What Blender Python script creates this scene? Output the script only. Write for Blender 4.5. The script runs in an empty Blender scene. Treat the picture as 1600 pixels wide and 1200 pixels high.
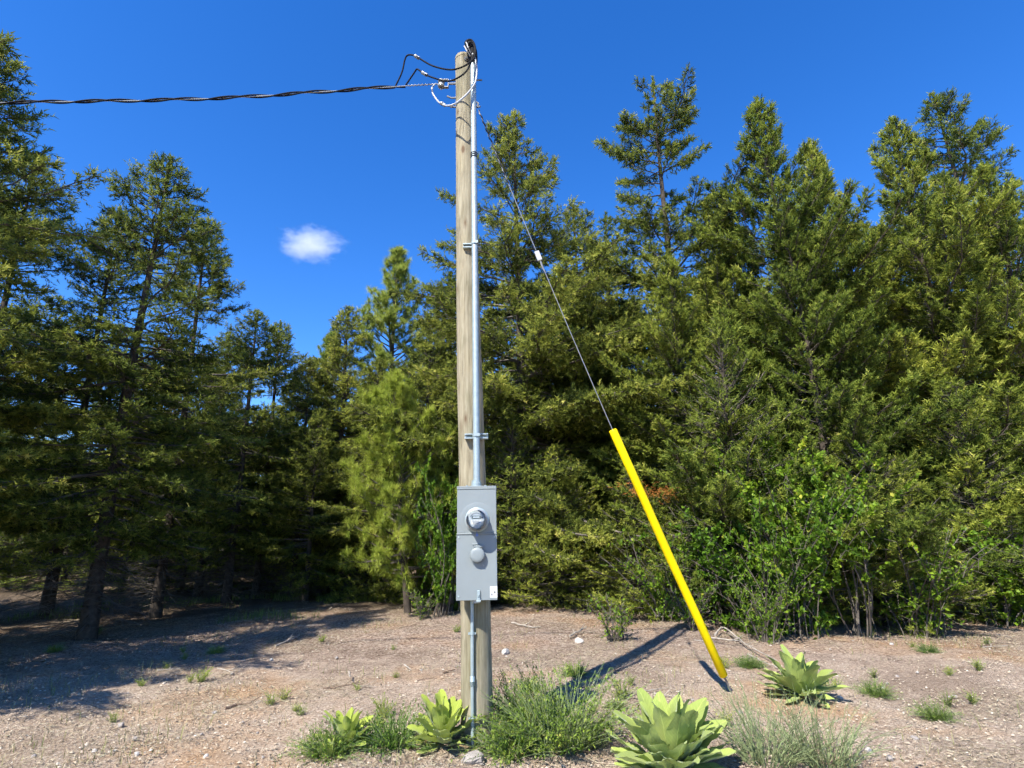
import bpy, math, random
import numpy as np
from mathutils import Matrix, Vector

R = math.radians
PI = math.pi
sc = bpy.context.scene
col = sc.collection

# ------------------------------------------------------------------ camera
CAM = np.array([0.0, 0.0, 1.6])
PITCH, ROLL, FPX = R(14.9), R(0.8), 866.7
_f = np.array([0, math.cos(PITCH), math.sin(PITCH)])
_r0 = np.array([1.0, 0, 0]); _u0 = np.array([0, -math.sin(PITCH), math.cos(PITCH)])
_r = math.cos(ROLL) * _r0 - math.sin(ROLL) * _u0
_u = math.sin(ROLL) * _r0 + math.cos(ROLL) * _u0
cd = bpy.data.cameras.new('camera'); cam = bpy.data.objects.new('camera', cd); col.objects.link(cam)
cd.sensor_fit = 'HORIZONTAL'; cd.sensor_width = 48.0; cd.lens = 26.0
cd.clip_start = 0.05; cd.clip_end = 5000
M4 = Matrix.Identity(4)
for i in range(3):
    M4[i][0], M4[i][1], M4[i][2], M4[i][3] = _r[i], _u[i], -_f[i], CAM[i]
cam.matrix_world = M4
sc.camera = cam

# ------------------------------------------------------------------ sky, sun, exposure
SUN_EL, SUN_AZ = R(48.0), R(33.5)          # light travels towards +x,+y, 33.5 deg off +y
Ld = Vector((math.cos(SUN_EL) * math.sin(SUN_AZ), math.cos(SUN_EL) * math.cos(SUN_AZ), -math.sin(SUN_EL)))
w = bpy.data.worlds.new('World'); sc.world = w; w.use_nodes = True
nt = w.node_tree; bg = nt.nodes['Background']
sky = nt.nodes.new('ShaderNodeTexSky'); sky.sky_type = 'NISHITA'; sky.sun_disc = False
sky.sun_elevation = SUN_EL; sky.sun_rotation = PI + SUN_AZ
sky.altitude = 900; sky.air_density = 1.0; sky.dust_density = 0.15; sky.ozone_density = 4.5
hs = nt.nodes.new('ShaderNodeHueSaturation'); hs.inputs['Saturation'].default_value = 1.29; hs.inputs['Hue'].default_value = 0.511
hs.inputs['Value'].default_value = 1.06
nt.links.new(sky.outputs[0], hs.inputs['Color']); nt.links.new(hs.outputs[0], bg.inputs[0])
bg.inputs[1].default_value = 0.134
sl = bpy.data.lights.new('sun', 'SUN'); sl.energy = 5.0; sl.angle = R(0.53); sl.color = (1.0, 0.955, 0.88)
so = bpy.data.objects.new('sun', sl); col.objects.link(so)
so.rotation_euler = Ld.to_track_quat('-Z', 'Y').to_euler(); so.location = (-6, -8, 14)
sc.view_settings.view_transform = 'Standard'; sc.view_settings.look = 'None'
sc.view_settings.exposure = 1.1; sc.view_settings.gamma = 1.0
sc.cycles.use_denoising = True; sc.cycles.use_adaptive_sampling = True; sc.cycles.adaptive_threshold = 0.045; sc.cycles.use_light_tree = False
sc.cycles.max_bounces = 5; sc.cycles.diffuse_bounces = 2; sc.cycles.glossy_bounces = 2
sc.cycles.transmission_bounces = 4; sc.cycles.transparent_max_bounces = 8; sc.cycles.volume_bounces = 4
sc.cycles.caustics_reflective = False; sc.cycles.caustics_refractive = False

# ------------------------------------------------------------------ ground height, pixel helpers
def gz(x, y):
    x = np.asarray(x, float); y = np.asarray(y, float)
    s = np.clip((y - 7) / 6, 0, 1); s = s * s * (3 - 2 * s)
    a = 0.03 * np.sin(1.1 * x + 0.6) * np.cos(0.9 * y + .3) + 0.016 * np.sin(2.7 * x - 1.9 * y)
    b = s * (0.12 * np.sin(.33 * x + 1.2) + 0.05 * np.sin(.8 * y + .5 * x))
    far = np.clip((y - 30) / 200, 0, 1) * -3.0
    return a + b + far
def ray(px, py):
    return (px - 800) / FPX * _r - (py - 600) / FPX * _u + _f
def P(px, py, Y):
    d = ray(px, py); return Vector(CAM + d * (Y / d[1]))
def G(px, py):
    d = ray(px, py); z = 0.0
    for _ in range(12):
        q = CAM + d * ((z - CAM[2]) / d[2]); z = float(gz(q[0], q[1]))
    return Vector((q[0], q[1], z))

# ------------------------------------------------------------------ scene helpers
def tag(o, label=None, cat=None, group=None, kind=None):
    if label: o['label'] = label
    if cat: o['category'] = cat
    if group: o['group'] = group
    if kind: o['kind'] = kind
    return o
def empty(name, loc, rz=0):
    o = bpy.data.objects.new(name, None); col.objects.link(o)
    o.location = loc; o.rotation_euler = (0, 0, rz); o.empty_display_size = .2
    return o
def link(name, me, mat=None, parent=None):
    o = bpy.data.objects.new(name, me); col.objects.link(o)
    if mat is not None and not me.materials: me.materials.append(mat)
    if parent is not None: o.parent = parent
    return o
def np_mesh(name, V, F, rnd=None, smooth=False):
    V = np.ascontiguousarray(V, np.float32); F = np.ascontiguousarray(F, np.int32)
    me = bpy.data.meshes.new(name); m, k = F.shape
    me.vertices.add(len(V)); me.vertices.foreach_set('co', V.ravel())
    me.loops.add(m * k); me.loops.foreach_set('vertex_index', F.ravel())
    me.polygons.add(m); me.polygons.foreach_set('loop_start', np.arange(0, m * k, k, dtype=np.int32))
    me.polygons.foreach_set('use_smooth', np.full(m, smooth, bool))
    me.update(calc_edges=True)
    if rnd is not None:
        a = me.attributes.new('rnd', 'FLOAT', 'POINT'); a.data.foreach_set('value', np.ascontiguousarray(rnd, np.float32))
    return me
class MB:
    def __init__(s): s.v = []; s.f = []
    def add(s, vs, fs):
        n = len(s.v); s.v += [tuple(map(float, q)) for q in vs]; s.f += [tuple(n + i for i in f) for f in fs]
    def box(s, x0, x1, y0, y1, z0, z1):
        s.add([(x, y, z) for z in (z0, z1) for y in (y0, y1) for x in (x0, x1)],
              [(0, 2, 3, 1), (4, 5, 7, 6), (0, 1, 5, 4), (2, 6, 7, 3), (0, 4, 6, 2), (1, 3, 7, 5)]); return s
    def tube(s, pts, rad, n=10, cap=True):
        pts = [Vector(p) for p in pts]
        if not hasattr(rad, '__len__'): rad = [rad] * len(pts)
        vs = []; fs = []; nrm = None
        for i, p in enumerate(pts):
            t = (pts[min(i + 1, len(pts) - 1)] - pts[max(i - 1, 0)]).normalized()
            if nrm is None:
                nrm = t.orthogonal().normalized()
            nrm = (nrm - t * nrm.dot(t)).normalized(); b = t.cross(nrm)
            for k in range(n):
                a = 2 * PI * k / n; vs.append(p + (nrm * math.cos(a) + b * math.sin(a)) * rad[i])
        for i in range(len(pts) - 1):
            for k in range(n):
                a, c = i * n + k, i * n + (k + 1) % n
                fs.append((a, c, c + n, a + n))
        if cap:
            fs.append(tuple(range(n - 1, -1, -1))); fs.append(tuple(range((len(pts) - 1) * n, len(pts) * n)))
        s.add(vs, fs); return s
    def lathe(s, prof, c=(0, 0, 0), axis=(0, -1, 0), n=32):      # prof: (height along axis, radius)
        ax = Vector(axis).normalized(); u = ax.orthogonal().normalized(); v = ax.cross(u); c = Vector(c); vs = []; fs = []
        for h, r in prof:
            for k in range(n):
                a = 2 * PI * k / n; vs.append(c + ax * h + (u * math.cos(a) + v * math.sin(a)) * max(r, 1e-4))
        for i in range(len(prof) - 1):
            for k in range(n):
                a, d = i * n + k, i * n + (k + 1) % n
                fs.append((a, d, d + n, a + n))
        fs.append(tuple(range(n - 1, -1, -1))); fs.append(tuple(range((len(prof) - 1) * n, len(prof) * n)))
        s.add(vs, fs); return s
    def build(s, name, mat, parent=None, smooth=False, bevel=0, sharp=40):
        me = bpy.data.meshes.new(name); me.from_pydata(s.v, [], s.f); me.update()
        if smooth:
            for p in me.polygons: p.use_smooth = True
            me.set_sharp_from_angle(angle=R(sharp))
        o = link(name, me, mat, parent)
        if bevel:
            b = o.modifiers.new('bevel', 'BEVEL'); b.width = bevel; b.segments = 2; b.limit_method = 'ANGLE'; b.angle_limit = R(40)
        return o
def spline(pts, n=40):
    """Catmull-Rom through pts"""
    p = [Vector(q) for q in pts]; p = [p[0] * 2 - p[1]] + p + [p[-1] * 2 - p[-2]]; out = []
    segs = len(p) - 3
    for i in range(n + 1):
        x = min(i / n * segs, segs - 1e-6); k = int(x); t = x - k
        a, b, c, d = p[k:k + 4]
        out.append(0.5 * ((2 * b) + (c - a) * t + (2 * a - 5 * b + 4 * c - d) * t * t + (3 * b - a - 3 * c + d) * t ** 3))
    return out

# ------------------------------------------------------------------ materials
def mat_base(name):
    m = bpy.data.materials.new(name); m.use_nodes = True
    nt = m.node_tree; return m, nt, nt.nodes['Principled BSDF'], nt.nodes['Material Output']
def N(nt, t, **kw):
    n = nt.nodes.new(t)
    for k, v in kw.items(): setattr(n, k, v)
    return n
def ramp(nt, fac, stops):
    r = nt.nodes.new('ShaderNodeValToRGB'); e = r.color_ramp.elements
    while len(e) < len(stops): e.new(0.5)
    for i, (p, c) in enumerate(stops):
        e[i].position = p; e[i].color = (*c, 1) if len(c) == 3 else c
    if fac is not None: nt.links.new(fac, r.inputs[0])
    return r
def noise(nt, vec, scale, detail=4, rough=.55):
    n = nt.nodes.new('ShaderNodeTexNoise'); n.inputs['Scale'].default_value = scale
    n.inputs['Detail'].default_value = detail; n.inputs['Roughness'].default_value = rough
    if vec is not None: nt.links.new(vec, n.inputs['Vector'])
    return n
def mix(nt, fac, a, b, mode='MIX'):
    n = nt.nodes.new('ShaderNodeMix'); n.data_type = 'RGBA'; n.blend_type = mode
    for s, v in ((0, fac), (6, a), (7, b)):
        if hasattr(v, 'links'): nt.links.new(v, n.inputs[s])
        else: n.inputs[s].default_value = v if s == 0 else (*v, 1)
    return n.outputs[2]
def mapping(nt, scale=(1, 1, 1), coord='Object'):
    tc = nt.nodes.new('ShaderNodeTexCoord'); mp = nt.nodes.new('ShaderNodeMapping')
    mp.inputs['Scale'].default_value = scale; nt.links.new(tc.outputs[coord], mp.inputs[0]); return mp.outputs[0]
def bump(nt, bs, height, strength=.4, dist=.01):
    b = nt.nodes.new('ShaderNodeBump'); b.inputs['Strength'].default_value = strength; b.inputs['Distance'].default_value = dist
    nt.links.new(height, b.inputs['Height']); nt.links.new(b.outputs[0], bs.inputs['Normal'])
def m_plain(name, colr, rough=.5, metal=0, var=.12, scale=30, bmp=0, coord='Object', spec=.5):
    m, nt, bs, out = mat_base(name)
    n = noise(nt, mapping(nt, coord=coord), scale, 5)
    c = np.array(colr)
    r = ramp(nt, n.outputs[0], [(.3, tuple(c * (1 - var))), (.7, tuple(np.minimum(c * (1 + var), 1)))])
    nt.links.new(r.outputs[0], bs.inputs['Base Color'])
    bs.inputs['Roughness'].default_value = rough; bs.inputs['Metallic'].default_value = metal
    bs.inputs['Specular IOR Level'].default_value = spec
    if bmp: bump(nt, bs, n.outputs[0], bmp, .005)
    return m
def m_leaf(name, stops, transl=.3, rough=.55, spec=.35):
    """stops: colours over the per-shoot random value"""
    m, nt, bs, out = mat_base(name)
    at = N(nt, 'ShaderNodeAttribute'); at.attribute_name = 'rnd'
    oi = N(nt, 'ShaderNodeObjectInfo')
    r = ramp(nt, at.outputs['Fac'], stops)
    hsv = N(nt, 'ShaderNodeHueSaturation')
    mr = N(nt, 'ShaderNodeMapRange'); nt.links.new(oi.outputs['Random'], mr.inputs[0])
    mr.inputs[3].default_value = .74; mr.inputs[4].default_value = 1.16
    nt.links.new(mr.outputs[0], hsv.inputs['Value'])
    mh = N(nt, 'ShaderNodeMapRange'); nt.links.new(oi.outputs['Random'], mh.inputs[0])
    mh.inputs[3].default_value = .518; mh.inputs[4].default_value = .490
    nt.links.new(mh.outputs[0], hsv.inputs['Hue'])
    nt.links.new(r.outputs[0], hsv.inputs['Color'])
    nt.links.new(hsv.outputs[0], bs.inputs['Base Color'])
    bs.inputs['Roughness'].default_value = rough; bs.inputs['Specular IOR Level'].default_value = spec
    tr = N(nt, 'ShaderNodeBsdfTranslucent'); nt.links.new(hsv.outputs[0], tr.inputs[0])
    mx = N(nt, 'ShaderNodeMixShader'); mx.inputs[0].default_value = transl
    nt.links.new(bs.outputs[0], mx.inputs[1]); nt.links.new(tr.outputs[0], mx.inputs[2]); nt.links.new(mx.outputs[0], out.inputs[0])
    return m

MT = {}
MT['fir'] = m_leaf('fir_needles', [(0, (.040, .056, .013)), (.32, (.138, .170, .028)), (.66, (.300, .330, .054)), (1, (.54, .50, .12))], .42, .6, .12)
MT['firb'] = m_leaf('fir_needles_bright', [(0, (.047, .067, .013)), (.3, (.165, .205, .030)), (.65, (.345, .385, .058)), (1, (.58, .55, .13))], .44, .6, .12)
MT['pine'] = m_leaf('pine_needles', [(0, (.13, .18, .035)), (.5, (.29, .36, .07)), (.9, (.46, .50, .13)), (1, (.55, .47, .16))], .45, .5, .2)
MT['ypine'] = m_leaf('young_pine_needles', [(0, (.23, .29, .04)), (.5, (.47, .52, .08)), (.9, (.66, .67, .14)), (1, (.68, .58, .17))], .45, .5, .2)
MT['broad'] = m_leaf('shrub_leaves', [(0, (.06, .11, .010)), (.5, (.14, .24, .017)), (.85, (.24, .35, .027)), (1, (.36, .37, .04))], .42, .5, .2)
MT['weed'] = m_leaf('weed_leaves', [(0, (.07, .13, .018)), (.5, (.17, .265, .036)), (.85, (.29, .38, .06)), (1, (.46, .42, .13))], .34, .55, .2)
MT['weedg'] = m_leaf('pale_weed_leaves', [(0, (.10, .125, .06)), (.5, (.19, .22, .10)), (.85, (.30, .32, .16)), (1, (.45, .39, .23))], .25, .6, .2)
MT['lime'] = m_leaf('lime_leaves', [(0, (.16, .22, .03)), (.5, (.30, .36, .05)), (1, (.46, .46, .07))], .35, .5, .3)
MT['grass'] = m_leaf('grass_blades', [(0, (.06, .10, .018)), (.4, (.12, .18, .03)), (.7, (.22, .25, .06)), (1, (.42, .36, .18))], .3, .55, .3)
MT['dead'] = m_leaf('dead_needles', [(0, (.22, .07, .02)), (.6, (.42, .15, .035)), (1, (.55, .26, .07))], .2, .7, .2)
MT['litter'] = m_leaf('litter', [(0, (.10, .065, .045)), (.3, (.24, .165, .105)), (.7, (.44, .35, .235)), (1, (.60, .52, .37))], .05, .8, .2)
MT['gravel'] = m_leaf('gravel_stones', [(0, (.12, .09, .07)), (.4, (.35, .265, .195)), (.75, (.50, .40, .30)), (1, (.60, .53, .44))], .0, .85, .25)
MT['twig'] = m_plain('grey_twigs', (.105, .09, .073), .85, var=.45, scale=3, spec=.2)
MT['bark'] = m_plain('dark_bark', (.06, .048, .038), .9, var=.5, scale=9, bmp=.8, spec=.2)
MT['stick'] = m_plain('weathered_stick', (.30, .265, .22), .85, var=.35, scale=12, bmp=.4, spec=.2)
MT['dstick'] = m_plain('brown_stick', (.17, .12, .085), .85, var=.35, scale=12, bmp=.4, spec=.2)
MT['stem'] = m_plain('green_stems', (.17, .21, .09), .7, var=.3, scale=8, spec=.3)
MT['rock'] = m_plain('grey_rock', (.28, .25, .22), .9, var=.35, scale=14, bmp=.7, spec=.2)
MT['wrock'] = m_plain('white_rock', (.40, .37, .33), .9, var=.2, scale=12, bmp=.6, spec=.2)
MT['galv'] = m_plain('galvanised_steel', (.30, .365, .375), .45, .35, var=.10, scale=22, bmp=.04)
MT['steel'] = m_plain('dull_steel', (.22, .225, .225), .5, .6, var=.2, scale=60)
MT['box'] = m_plain('grey_enamel', (.185, .212, .215), .5, 0, var=.05, scale=5, bmp=.015)
MT['black'] = m_plain('black_insulation', (.010, .010, .011), .75, 0, var=.2, scale=20, spec=.12)
MT['bare'] = m_plain('bare_aluminium', (.30, .31, .32), .5, .4, var=.1, scale=80)
MT['whitew'] = m_plain('white_insulation', (.36, .37, .37), .5, 0, var=.1, scale=30)
MT['porc'] = m_plain('grey_porcelain', (.30, .31, .30), .25, 0, var=.08, scale=20)
MT['yellow'] = m_plain('yellow_plastic', (.80, .60, .0), .6, 0, var=.06, scale=5, spec=.2)
MT['plastic'] = m_plain('pale_plastic', (.36, .39, .40), .4, 0, var=.04, scale=20)
MT['sticker'] = m_plain('white_sticker', (.52, .53, .53), .5, 0, var=.02)
MT['dark'] = m_plain('dark_ink', (.03, .03, .035), .5, 0, var=.1)
MT['lcd'] = m_plain('lcd_grey', (.07, .08, .075), .15, 0, var=.1)
MT['red'] = m_plain('red_ink', (.5, .04, .03), .5, 0, var=.05)

def m_pole():
    m, nt, bs, out = mat_base('weathered_pole_wood')
    v = mapping(nt, (9, 9, .55)); g = noise(nt, v, 6, 9, .65)          # long vertical grain
    v2 = mapping(nt, (1, 1, .35)); b = noise(nt, v2, 3.2, 5, .6)        # broad weather stains
    base = ramp(nt, g.outputs[0], [(.28, (.150, .130, .086)), (.44, (.240, .210, .142)), (.58, (.300, .268, .188)), (.76, (.38, .345, .25))])
    tint = ramp(nt, b.outputs[0], [(.34, (.60, .61, .52)), (.52, (1, 1, 1)), (.75, (1.0, .96, .86))])
    c = mix(nt, 1.0, base.outputs[0], tint.outputs[0], 'MULTIPLY')
    v3 = mapping(nt, (16, 16, .16)); ck = noise(nt, v3, 5, 3, .5)       # drying checks
    cr = ramp(nt, ck.outputs[0], [(.485, (0, 0, 0)), (.500, (1, 1, 1)), (.515, (0, 0, 0))])
    msk = noise(nt, mapping(nt, (3, 3, 1.2)), 2.2, 2); ms = ramp(nt, msk.outputs[0], [(.50, (0, 0, 0)), (.62, (1, 1, 1))])
    ckm = N(nt, 'ShaderNodeMath', operation='MULTIPLY'); nt.links.new(cr.outputs[0], ckm.inputs[0]); nt.links.new(ms.outputs[0], ckm.inputs[1])
    c = mix(nt, ckm.outputs[0], c, (.085, .062, .042))
    vo = N(nt, 'ShaderNodeTexVoronoi'); vo.inputs['Scale'].default_value = 1.0                                  # knots
    nt.links.new(mapping(nt, (7, 7, 2.6)), vo.inputs['Vector'])
    kn = ramp(nt, vo.outputs['Distance'], [(.10, (1, 1, 1)), (.15, (.35, .35, .35)), (.24, (0, 0, 0))])
    c = mix(nt, kn.outputs[0], c, (.13, .085, .05))
    nt.links.new(c, bs.inputs['Base Color']); bs.inputs['Roughness'].default_value = .85; bs.inputs['Specular IOR Level'].default_value = .2
    sm = N(nt, 'ShaderNodeMath', operation='SUBTRACT'); nt.links.new(g.outputs[0], sm.inputs[0]); nt.links.new(ckm.outputs[0], sm.inputs[1])
    bump(nt, bs, sm.outputs[0], .6, .006)
    return m
MT['pole'] = m_pole()

def m_ground():
    m, nt, bs, out = mat_base('gravel_and_needle_litter')
    v = mapping(nt, coord='Object')
    big = noise(nt, v, .55, 4, .6); mid = noise(nt, v, 3.2, 6, .65); fine = noise(nt, v, 46, 6, .7); grit = noise(nt, v, 150, 3, .7)
    gravel = ramp(nt, fine.outputs[0], [(.34, (.17, .125, .09)), (.45, (.36, .27, .195)), (.54, (.48, .38, .285)), (.66, (.64, .54, .43))])
    vs = mapping(nt, (1, 1, 1)); st = noise(nt, vs, 24, 8, .75)
    duff = ramp(nt, st.outputs[0], [(.36, (.075, .052, .037)), (.45, (.22, .155, .112)), (.54, (.36, .275, .21)), (.66, (.54, .455, .36))])
    sep = N(nt, 'ShaderNodeSeparateXYZ'); nt.links.new(v, sep.inputs[0])
    yy = N(nt, 'ShaderNodeMapRange'); nt.links.new(sep.outputs[1], yy.inputs[0]); yy.inputs[1].default_value = 5.4; yy.inputs[2].default_value = 9.5
    ad = N(nt, 'ShaderNodeMath', operation='ADD'); nt.links.new(yy.outputs[0], ad.inputs[0])
    md = N(nt, 'ShaderNodeMath', operation='MULTIPLY_ADD'); nt.links.new(mid.outputs[0], md.inputs[0]); md.inputs[1].default_value = 1.6; md.inputs[2].default_value = -.85
    nt.links.new(md.outputs[0], ad.inputs[1])
    zr = ramp(nt, ad.outputs[0], [(.2, (0, 0, 0)), (.75, (1, 1, 1))])
    c = mix(nt, zr.outputs[0], gravel.outputs[0], duff.outputs[0])
    # needle-covered forest soil further back
    fz = N(nt, 'ShaderNodeMapRange'); nt.links.new(sep.outputs[1], fz.inputs[0]); fz.inputs[1].default_value = 10.0; fz.inputs[2].default_value = 13.5
    fm = N(nt, 'ShaderNodeMath', operation='ADD'); nt.links.new(fz.outputs[0], fm.inputs[0]); nt.links.new(md.outputs[0], fm.inputs[1])
    fr = ramp(nt, fm.outputs[0], [(.3, (0, 0, 0)), (.9, (1, 1, 1))])
    soil = ramp(nt, st.outputs[0], [(.3, (.055, .040, .026)), (.5, (.125, .09, .058)), (.72, (.23, .18, .12))])
    c = mix(nt, fr.outputs[0], c, soil.outputs[0])
    tint = ramp(nt, big.outputs[0], [(.33, (.66, .63, .61)), (.50, (1, 1, 1)), (.66, (1.0, .84, .66))])
    c = mix(nt, 1.0, c, tint.outputs[0], 'MULTIPLY')
    nt.links.new(c, bs.inputs['Base Color']); bs.inputs['Roughness'].default_value = .95; bs.inputs['Specular IOR Level'].default_value = .15
    hh = N(nt, 'ShaderNodeMath', operation='MULTIPLY_ADD'); nt.links.new(fine.outputs[0], hh.inputs[0]); hh.inputs[1].default_value = 1.0; nt.links.new(grit.outputs[0], hh.inputs[2])
    bump(nt, bs, hh.outputs[0], .9, .02)
    return m
MT['ground'] = m_ground()

def m_glass():
    m, nt, bs, out = mat_base('meter_glass')
    tr = N(nt, 'ShaderNodeBsdfTransparent'); tr.inputs[0].default_value = (.93, .95, .95, 1)
    gl = N(nt, 'ShaderNodeBsdfGlossy'); gl.inputs['Roughness'].default_value = .05
    fz = N(nt, 'ShaderNodeFresnel'); fz.inputs[0].default_value = 1.45
    mx = N(nt, 'ShaderNodeMixShader'); nt.links.new(fz.outputs[0], mx.inputs[0]); nt.links.new(tr.outputs[0], mx.inputs[1]); nt.links.new(gl.outputs[0], mx.inputs[2])
    nt.links.new(mx.outputs[0], out.inputs[0]); return m
MT['glass'] = m_glass()

# ================================================================== STRUCTURE: ground
def fbm(x, y, seed, octs=5, f0=1.0):
    rr = np.random.default_rng(seed); out = np.zeros_like(x); a = 1.0
    for o in range(octs):
        n = 256; g = rr.random((n, n)); fx = x * f0 * 2 ** o + 17.3 * o; fy = y * f0 * 2 ** o + 9.1 * o
        ix = np.floor(fx).astype(int); iy = np.floor(fy).astype(int); tx = fx - ix; ty = fy - iy
        tx = tx * tx * (3 - 2 * tx); ty = ty * ty * (3 - 2 * ty)
        q = lambda i, j: g[(ix + i) % n, (iy + j) % n]
        out += a * ((q(0, 0) * (1 - tx) + q(1, 0) * tx) * (1 - ty) + (q(0, 1) * (1 - tx) + q(1, 1) * tx) * ty - .5); a *= .5
    return out
def axis(lo, hi, step, far_lo, far_hi):
    a = list(np.arange(lo, hi + 1e-6, step)); s = step
    while a[-1] < far_hi: s *= 1.25; a.append(a[-1] + s)
    s = step; pre = []
    x = lo
    while x > far_lo: s *= 1.25; x -= s; pre.append(x)
    return np.array(pre[::-1] + a)
gx = axis(-6.5, 6.5, .05, -700, 700); gy = axis(3.4, 13, .05, -200, 1200)
GX, GY = np.meshgrid(gx, gy); nx = len(gx); ny = len(gy)
near = np.clip((16 - GY) / 3, 0, 1) * np.clip((9 - abs(GX)) / 2, 0, 1)
GZ = gz(GX, GY) + near * (.022 * fbm(GX, GY, 3, 3, 1.7) + .016 * fbm(GX, GY, 4, 3, 9.0))
idx = np.arange(nx * ny).reshape(ny, nx)
FQ = np.stack([idx[:-1, :-1], idx[:-1, 1:], idx[1:, 1:], idx[1:, :-1]], -1).reshape(-1, 4)
ground = link('ground', np_mesh('ground', np.stack([GX, GY, GZ], -1).reshape(-1, 3), FQ, smooth=True), MT['ground'])
tag(ground, 'pinkish tan gravel and needle litter clearing around the pole', kind='structure')

# ================================================================== cloud
def make_cloud(name, px, py, D, wpx, hpx, label, dens):
    c = P(px, py, D); k = (c - Vector(CAM)).length * math.cos(0.3) / FPX
    mb = MB(); prof = [(math.cos(a) * -1, math.sin(a)) for a in np.linspace(0, PI, 17)]
    mb.lathe(prof, (0, 0, 0), (0, 0, 1), 24)
    o = mb.build(name, None)
    o.scale = (wpx / 2 * k, wpx / 2.4 * k, hpx / 2 * k); o.location = c
    m = bpy.data.materials.new('cloud_vapour'); m.use_nodes = True; nt = m.node_tree; nt.nodes.clear()
    out = N(nt, 'ShaderNodeOutputMaterial'); pv = N(nt, 'ShaderNodeVolumePrincipled')
    pv.inputs['Color'].default_value = (.98, .98, 1, 1); pv.inputs['Anisotropy'].default_value = -.1
    tc = N(nt, 'ShaderNodeTexCoord')
    n1 = noise(nt, tc.outputs['Object'], 2.3, 8, .74)
    ln = N(nt, 'ShaderNodeVectorMath', operation='LENGTH'); nt.links.new(tc.outputs['Object'], ln.inputs[0])
    a = N(nt, 'ShaderNodeMath', operation='MULTIPLY_ADD'); nt.links.new(ln.outputs['Value'], a.inputs[0]); a.inputs[1].default_value = -.62; nt.links.new(n1.outputs[0], a.inputs[2])
    mr = N(nt, 'ShaderNodeMapRange'); nt.links.new(a.outputs[0], mr.inputs[0]); mr.inputs[1].default_value = .12; mr.inputs[2].default_value = .52; mr.inputs[3].default_value = 0; mr.inputs[4].default_value = dens
    nt.links.new(mr.outputs[0], pv.inputs['Density']); nt.links.new(pv.outputs[0], out.inputs['Volume'])
    o.data.materials.append(m); tag(o, label, 'cloud')
    return o
make_cloud('cloud', 484, 382, 300, 150, 70, 'small ragged white cloud alone in the blue sky', .075)

# ================================================================== utility pole and electrical service
pb = G(746, 1157); PY = pb.y
ptop = P(724.5, 90, PY)
pole_dir = (ptop - pb).normalized()
def pole_c(z):                                    # centre line of the pole at height z
    t = (z - pb.z) / (ptop.z - pb.z); return pb.lerp(ptop, t)
def pole_r(z): return .128 + (.098 - .128) * (z / ptop.z)
up_ = empty('utility_pole', pb); tag(up_, 'round weathered wooden utility pole carrying the grey meter box', 'utility pole')
mb = MB(); pts = []; rad = []
for i in range(41):
    z = -.6 + (ptop.z + .6 - .045) * i / 40; c = pole_c(z) - pb
    pts.append(c + Vector((.006 * math.sin(z * 1.3), .006 * math.cos(z * .9), 0))); rad.append(pole_r(z) * (1 + .012 * math.sin(z * 2.7) + .008 * math.sin(z * 7)))
for dz, k in ((-.03, .985), (-.012, .93), (0, .80)):
    pts.append(pole_c(ptop.z + dz) - pb); rad.append(pole_r(ptop.z) * k)
mb.tube(pts, rad, 48)
sh = mb.build('shaft', MT['pole'], up_, smooth=True, sharp=60)
def pole_front(z, ang=0):                         # point on the pole surface; ang 0 faces the camera, + to the right
    c = pole_c(z); r = pole_r(z); return c + Vector((math.sin(ang) * r, -math.cos(ang) * r, 0))
zb = P(700, 128, PY).z; zh = P(700, 154, PY).z; zg = P(747, 163, PY).z
def rel(o, v): return Vector(v) - o.location
# through bolts
for zz, xr, nm in ((P(757, 125, PY).z, .165, 'through_bolt'), (zg - .03, .14, 'through_bolt')):
    c = pole_c(zz); mb = MB()
    mb.tube([rel(up_, c + Vector((-.155, 0, 0))), rel(up_, c + Vector((xr + .03, 0, 0)))], .009, 8)
    mb.tube([rel(up_, c + Vector((.100, 0, 0))), rel(up_, c + Vector((.112, 0, 0)))], .03, 4)
    mb.tube([rel(up_, c + Vector((.112, 0, 0))), rel(up_, c + Vector((.128, 0, 0)))], .016, 6)
    mb.build(nm, MT['steel'], up_)
c = pole_c(zh); mb = MB()
mb.tube([rel(up_, c + Vector(q)) for q in ((-.08, -.02, -.01), (-.125, -.02, -.012), (-.15, -.02, -.006), (-.185, -.02, .012))], .009, 8); mb.build('hook', MT['steel'], up_, smooth=True)
# small bolt with dark washer near the top, facing the camera
fz_ = P(727, 103, PY).z; f0 = pole_front(fz_, .35); mb = MB()
mb.lathe([(-.005, .026), (.006, .026), (.006, .014), (.022, .014)], rel(up_, f0), (.34, -.94, 0), 10); mb.build('top_bolt', MT['steel'], up_)

# service insulator: clevis bracket and spool on the left side of the pole
ic = P(692.5, 131, PY); ins = empty('service_insulator', ic); tag(ins, 'grey spool insulator in a steel clevis at the left of the pole top', 'insulator')
pc = pole_c(ic.z); mb = MB()
mb.tube([rel(ins, (pc.x - .05, pc.y, ic.z)), (.055, 0, 0)], .012, 8)
for s in (-1, 1): mb.box(-.03, .055, -.016, .016, s * .048 - .003, s * .048 + .003)
mb.box(.052, .058, -.016, .016, -.05, .05); mb.build('clevis', MT['steel'], ins)
mb = MB(); mb.lathe([(-.044, .03), (-.036, .037), (-.018, .036), (-.008, .022), (.008, .022), (.018, .036), (.036, .037), (.044, .03)], (-.02, 0, 0), (0, 0, 1), 20); mb.build('spool', MT['porc'], ins, smooth=True)
mb = MB(); mb.tube([(-.02, 0, -.075), (-.02, 0, .06)], .007, 8); mb.build('pin', MT['steel'], ins)

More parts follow.
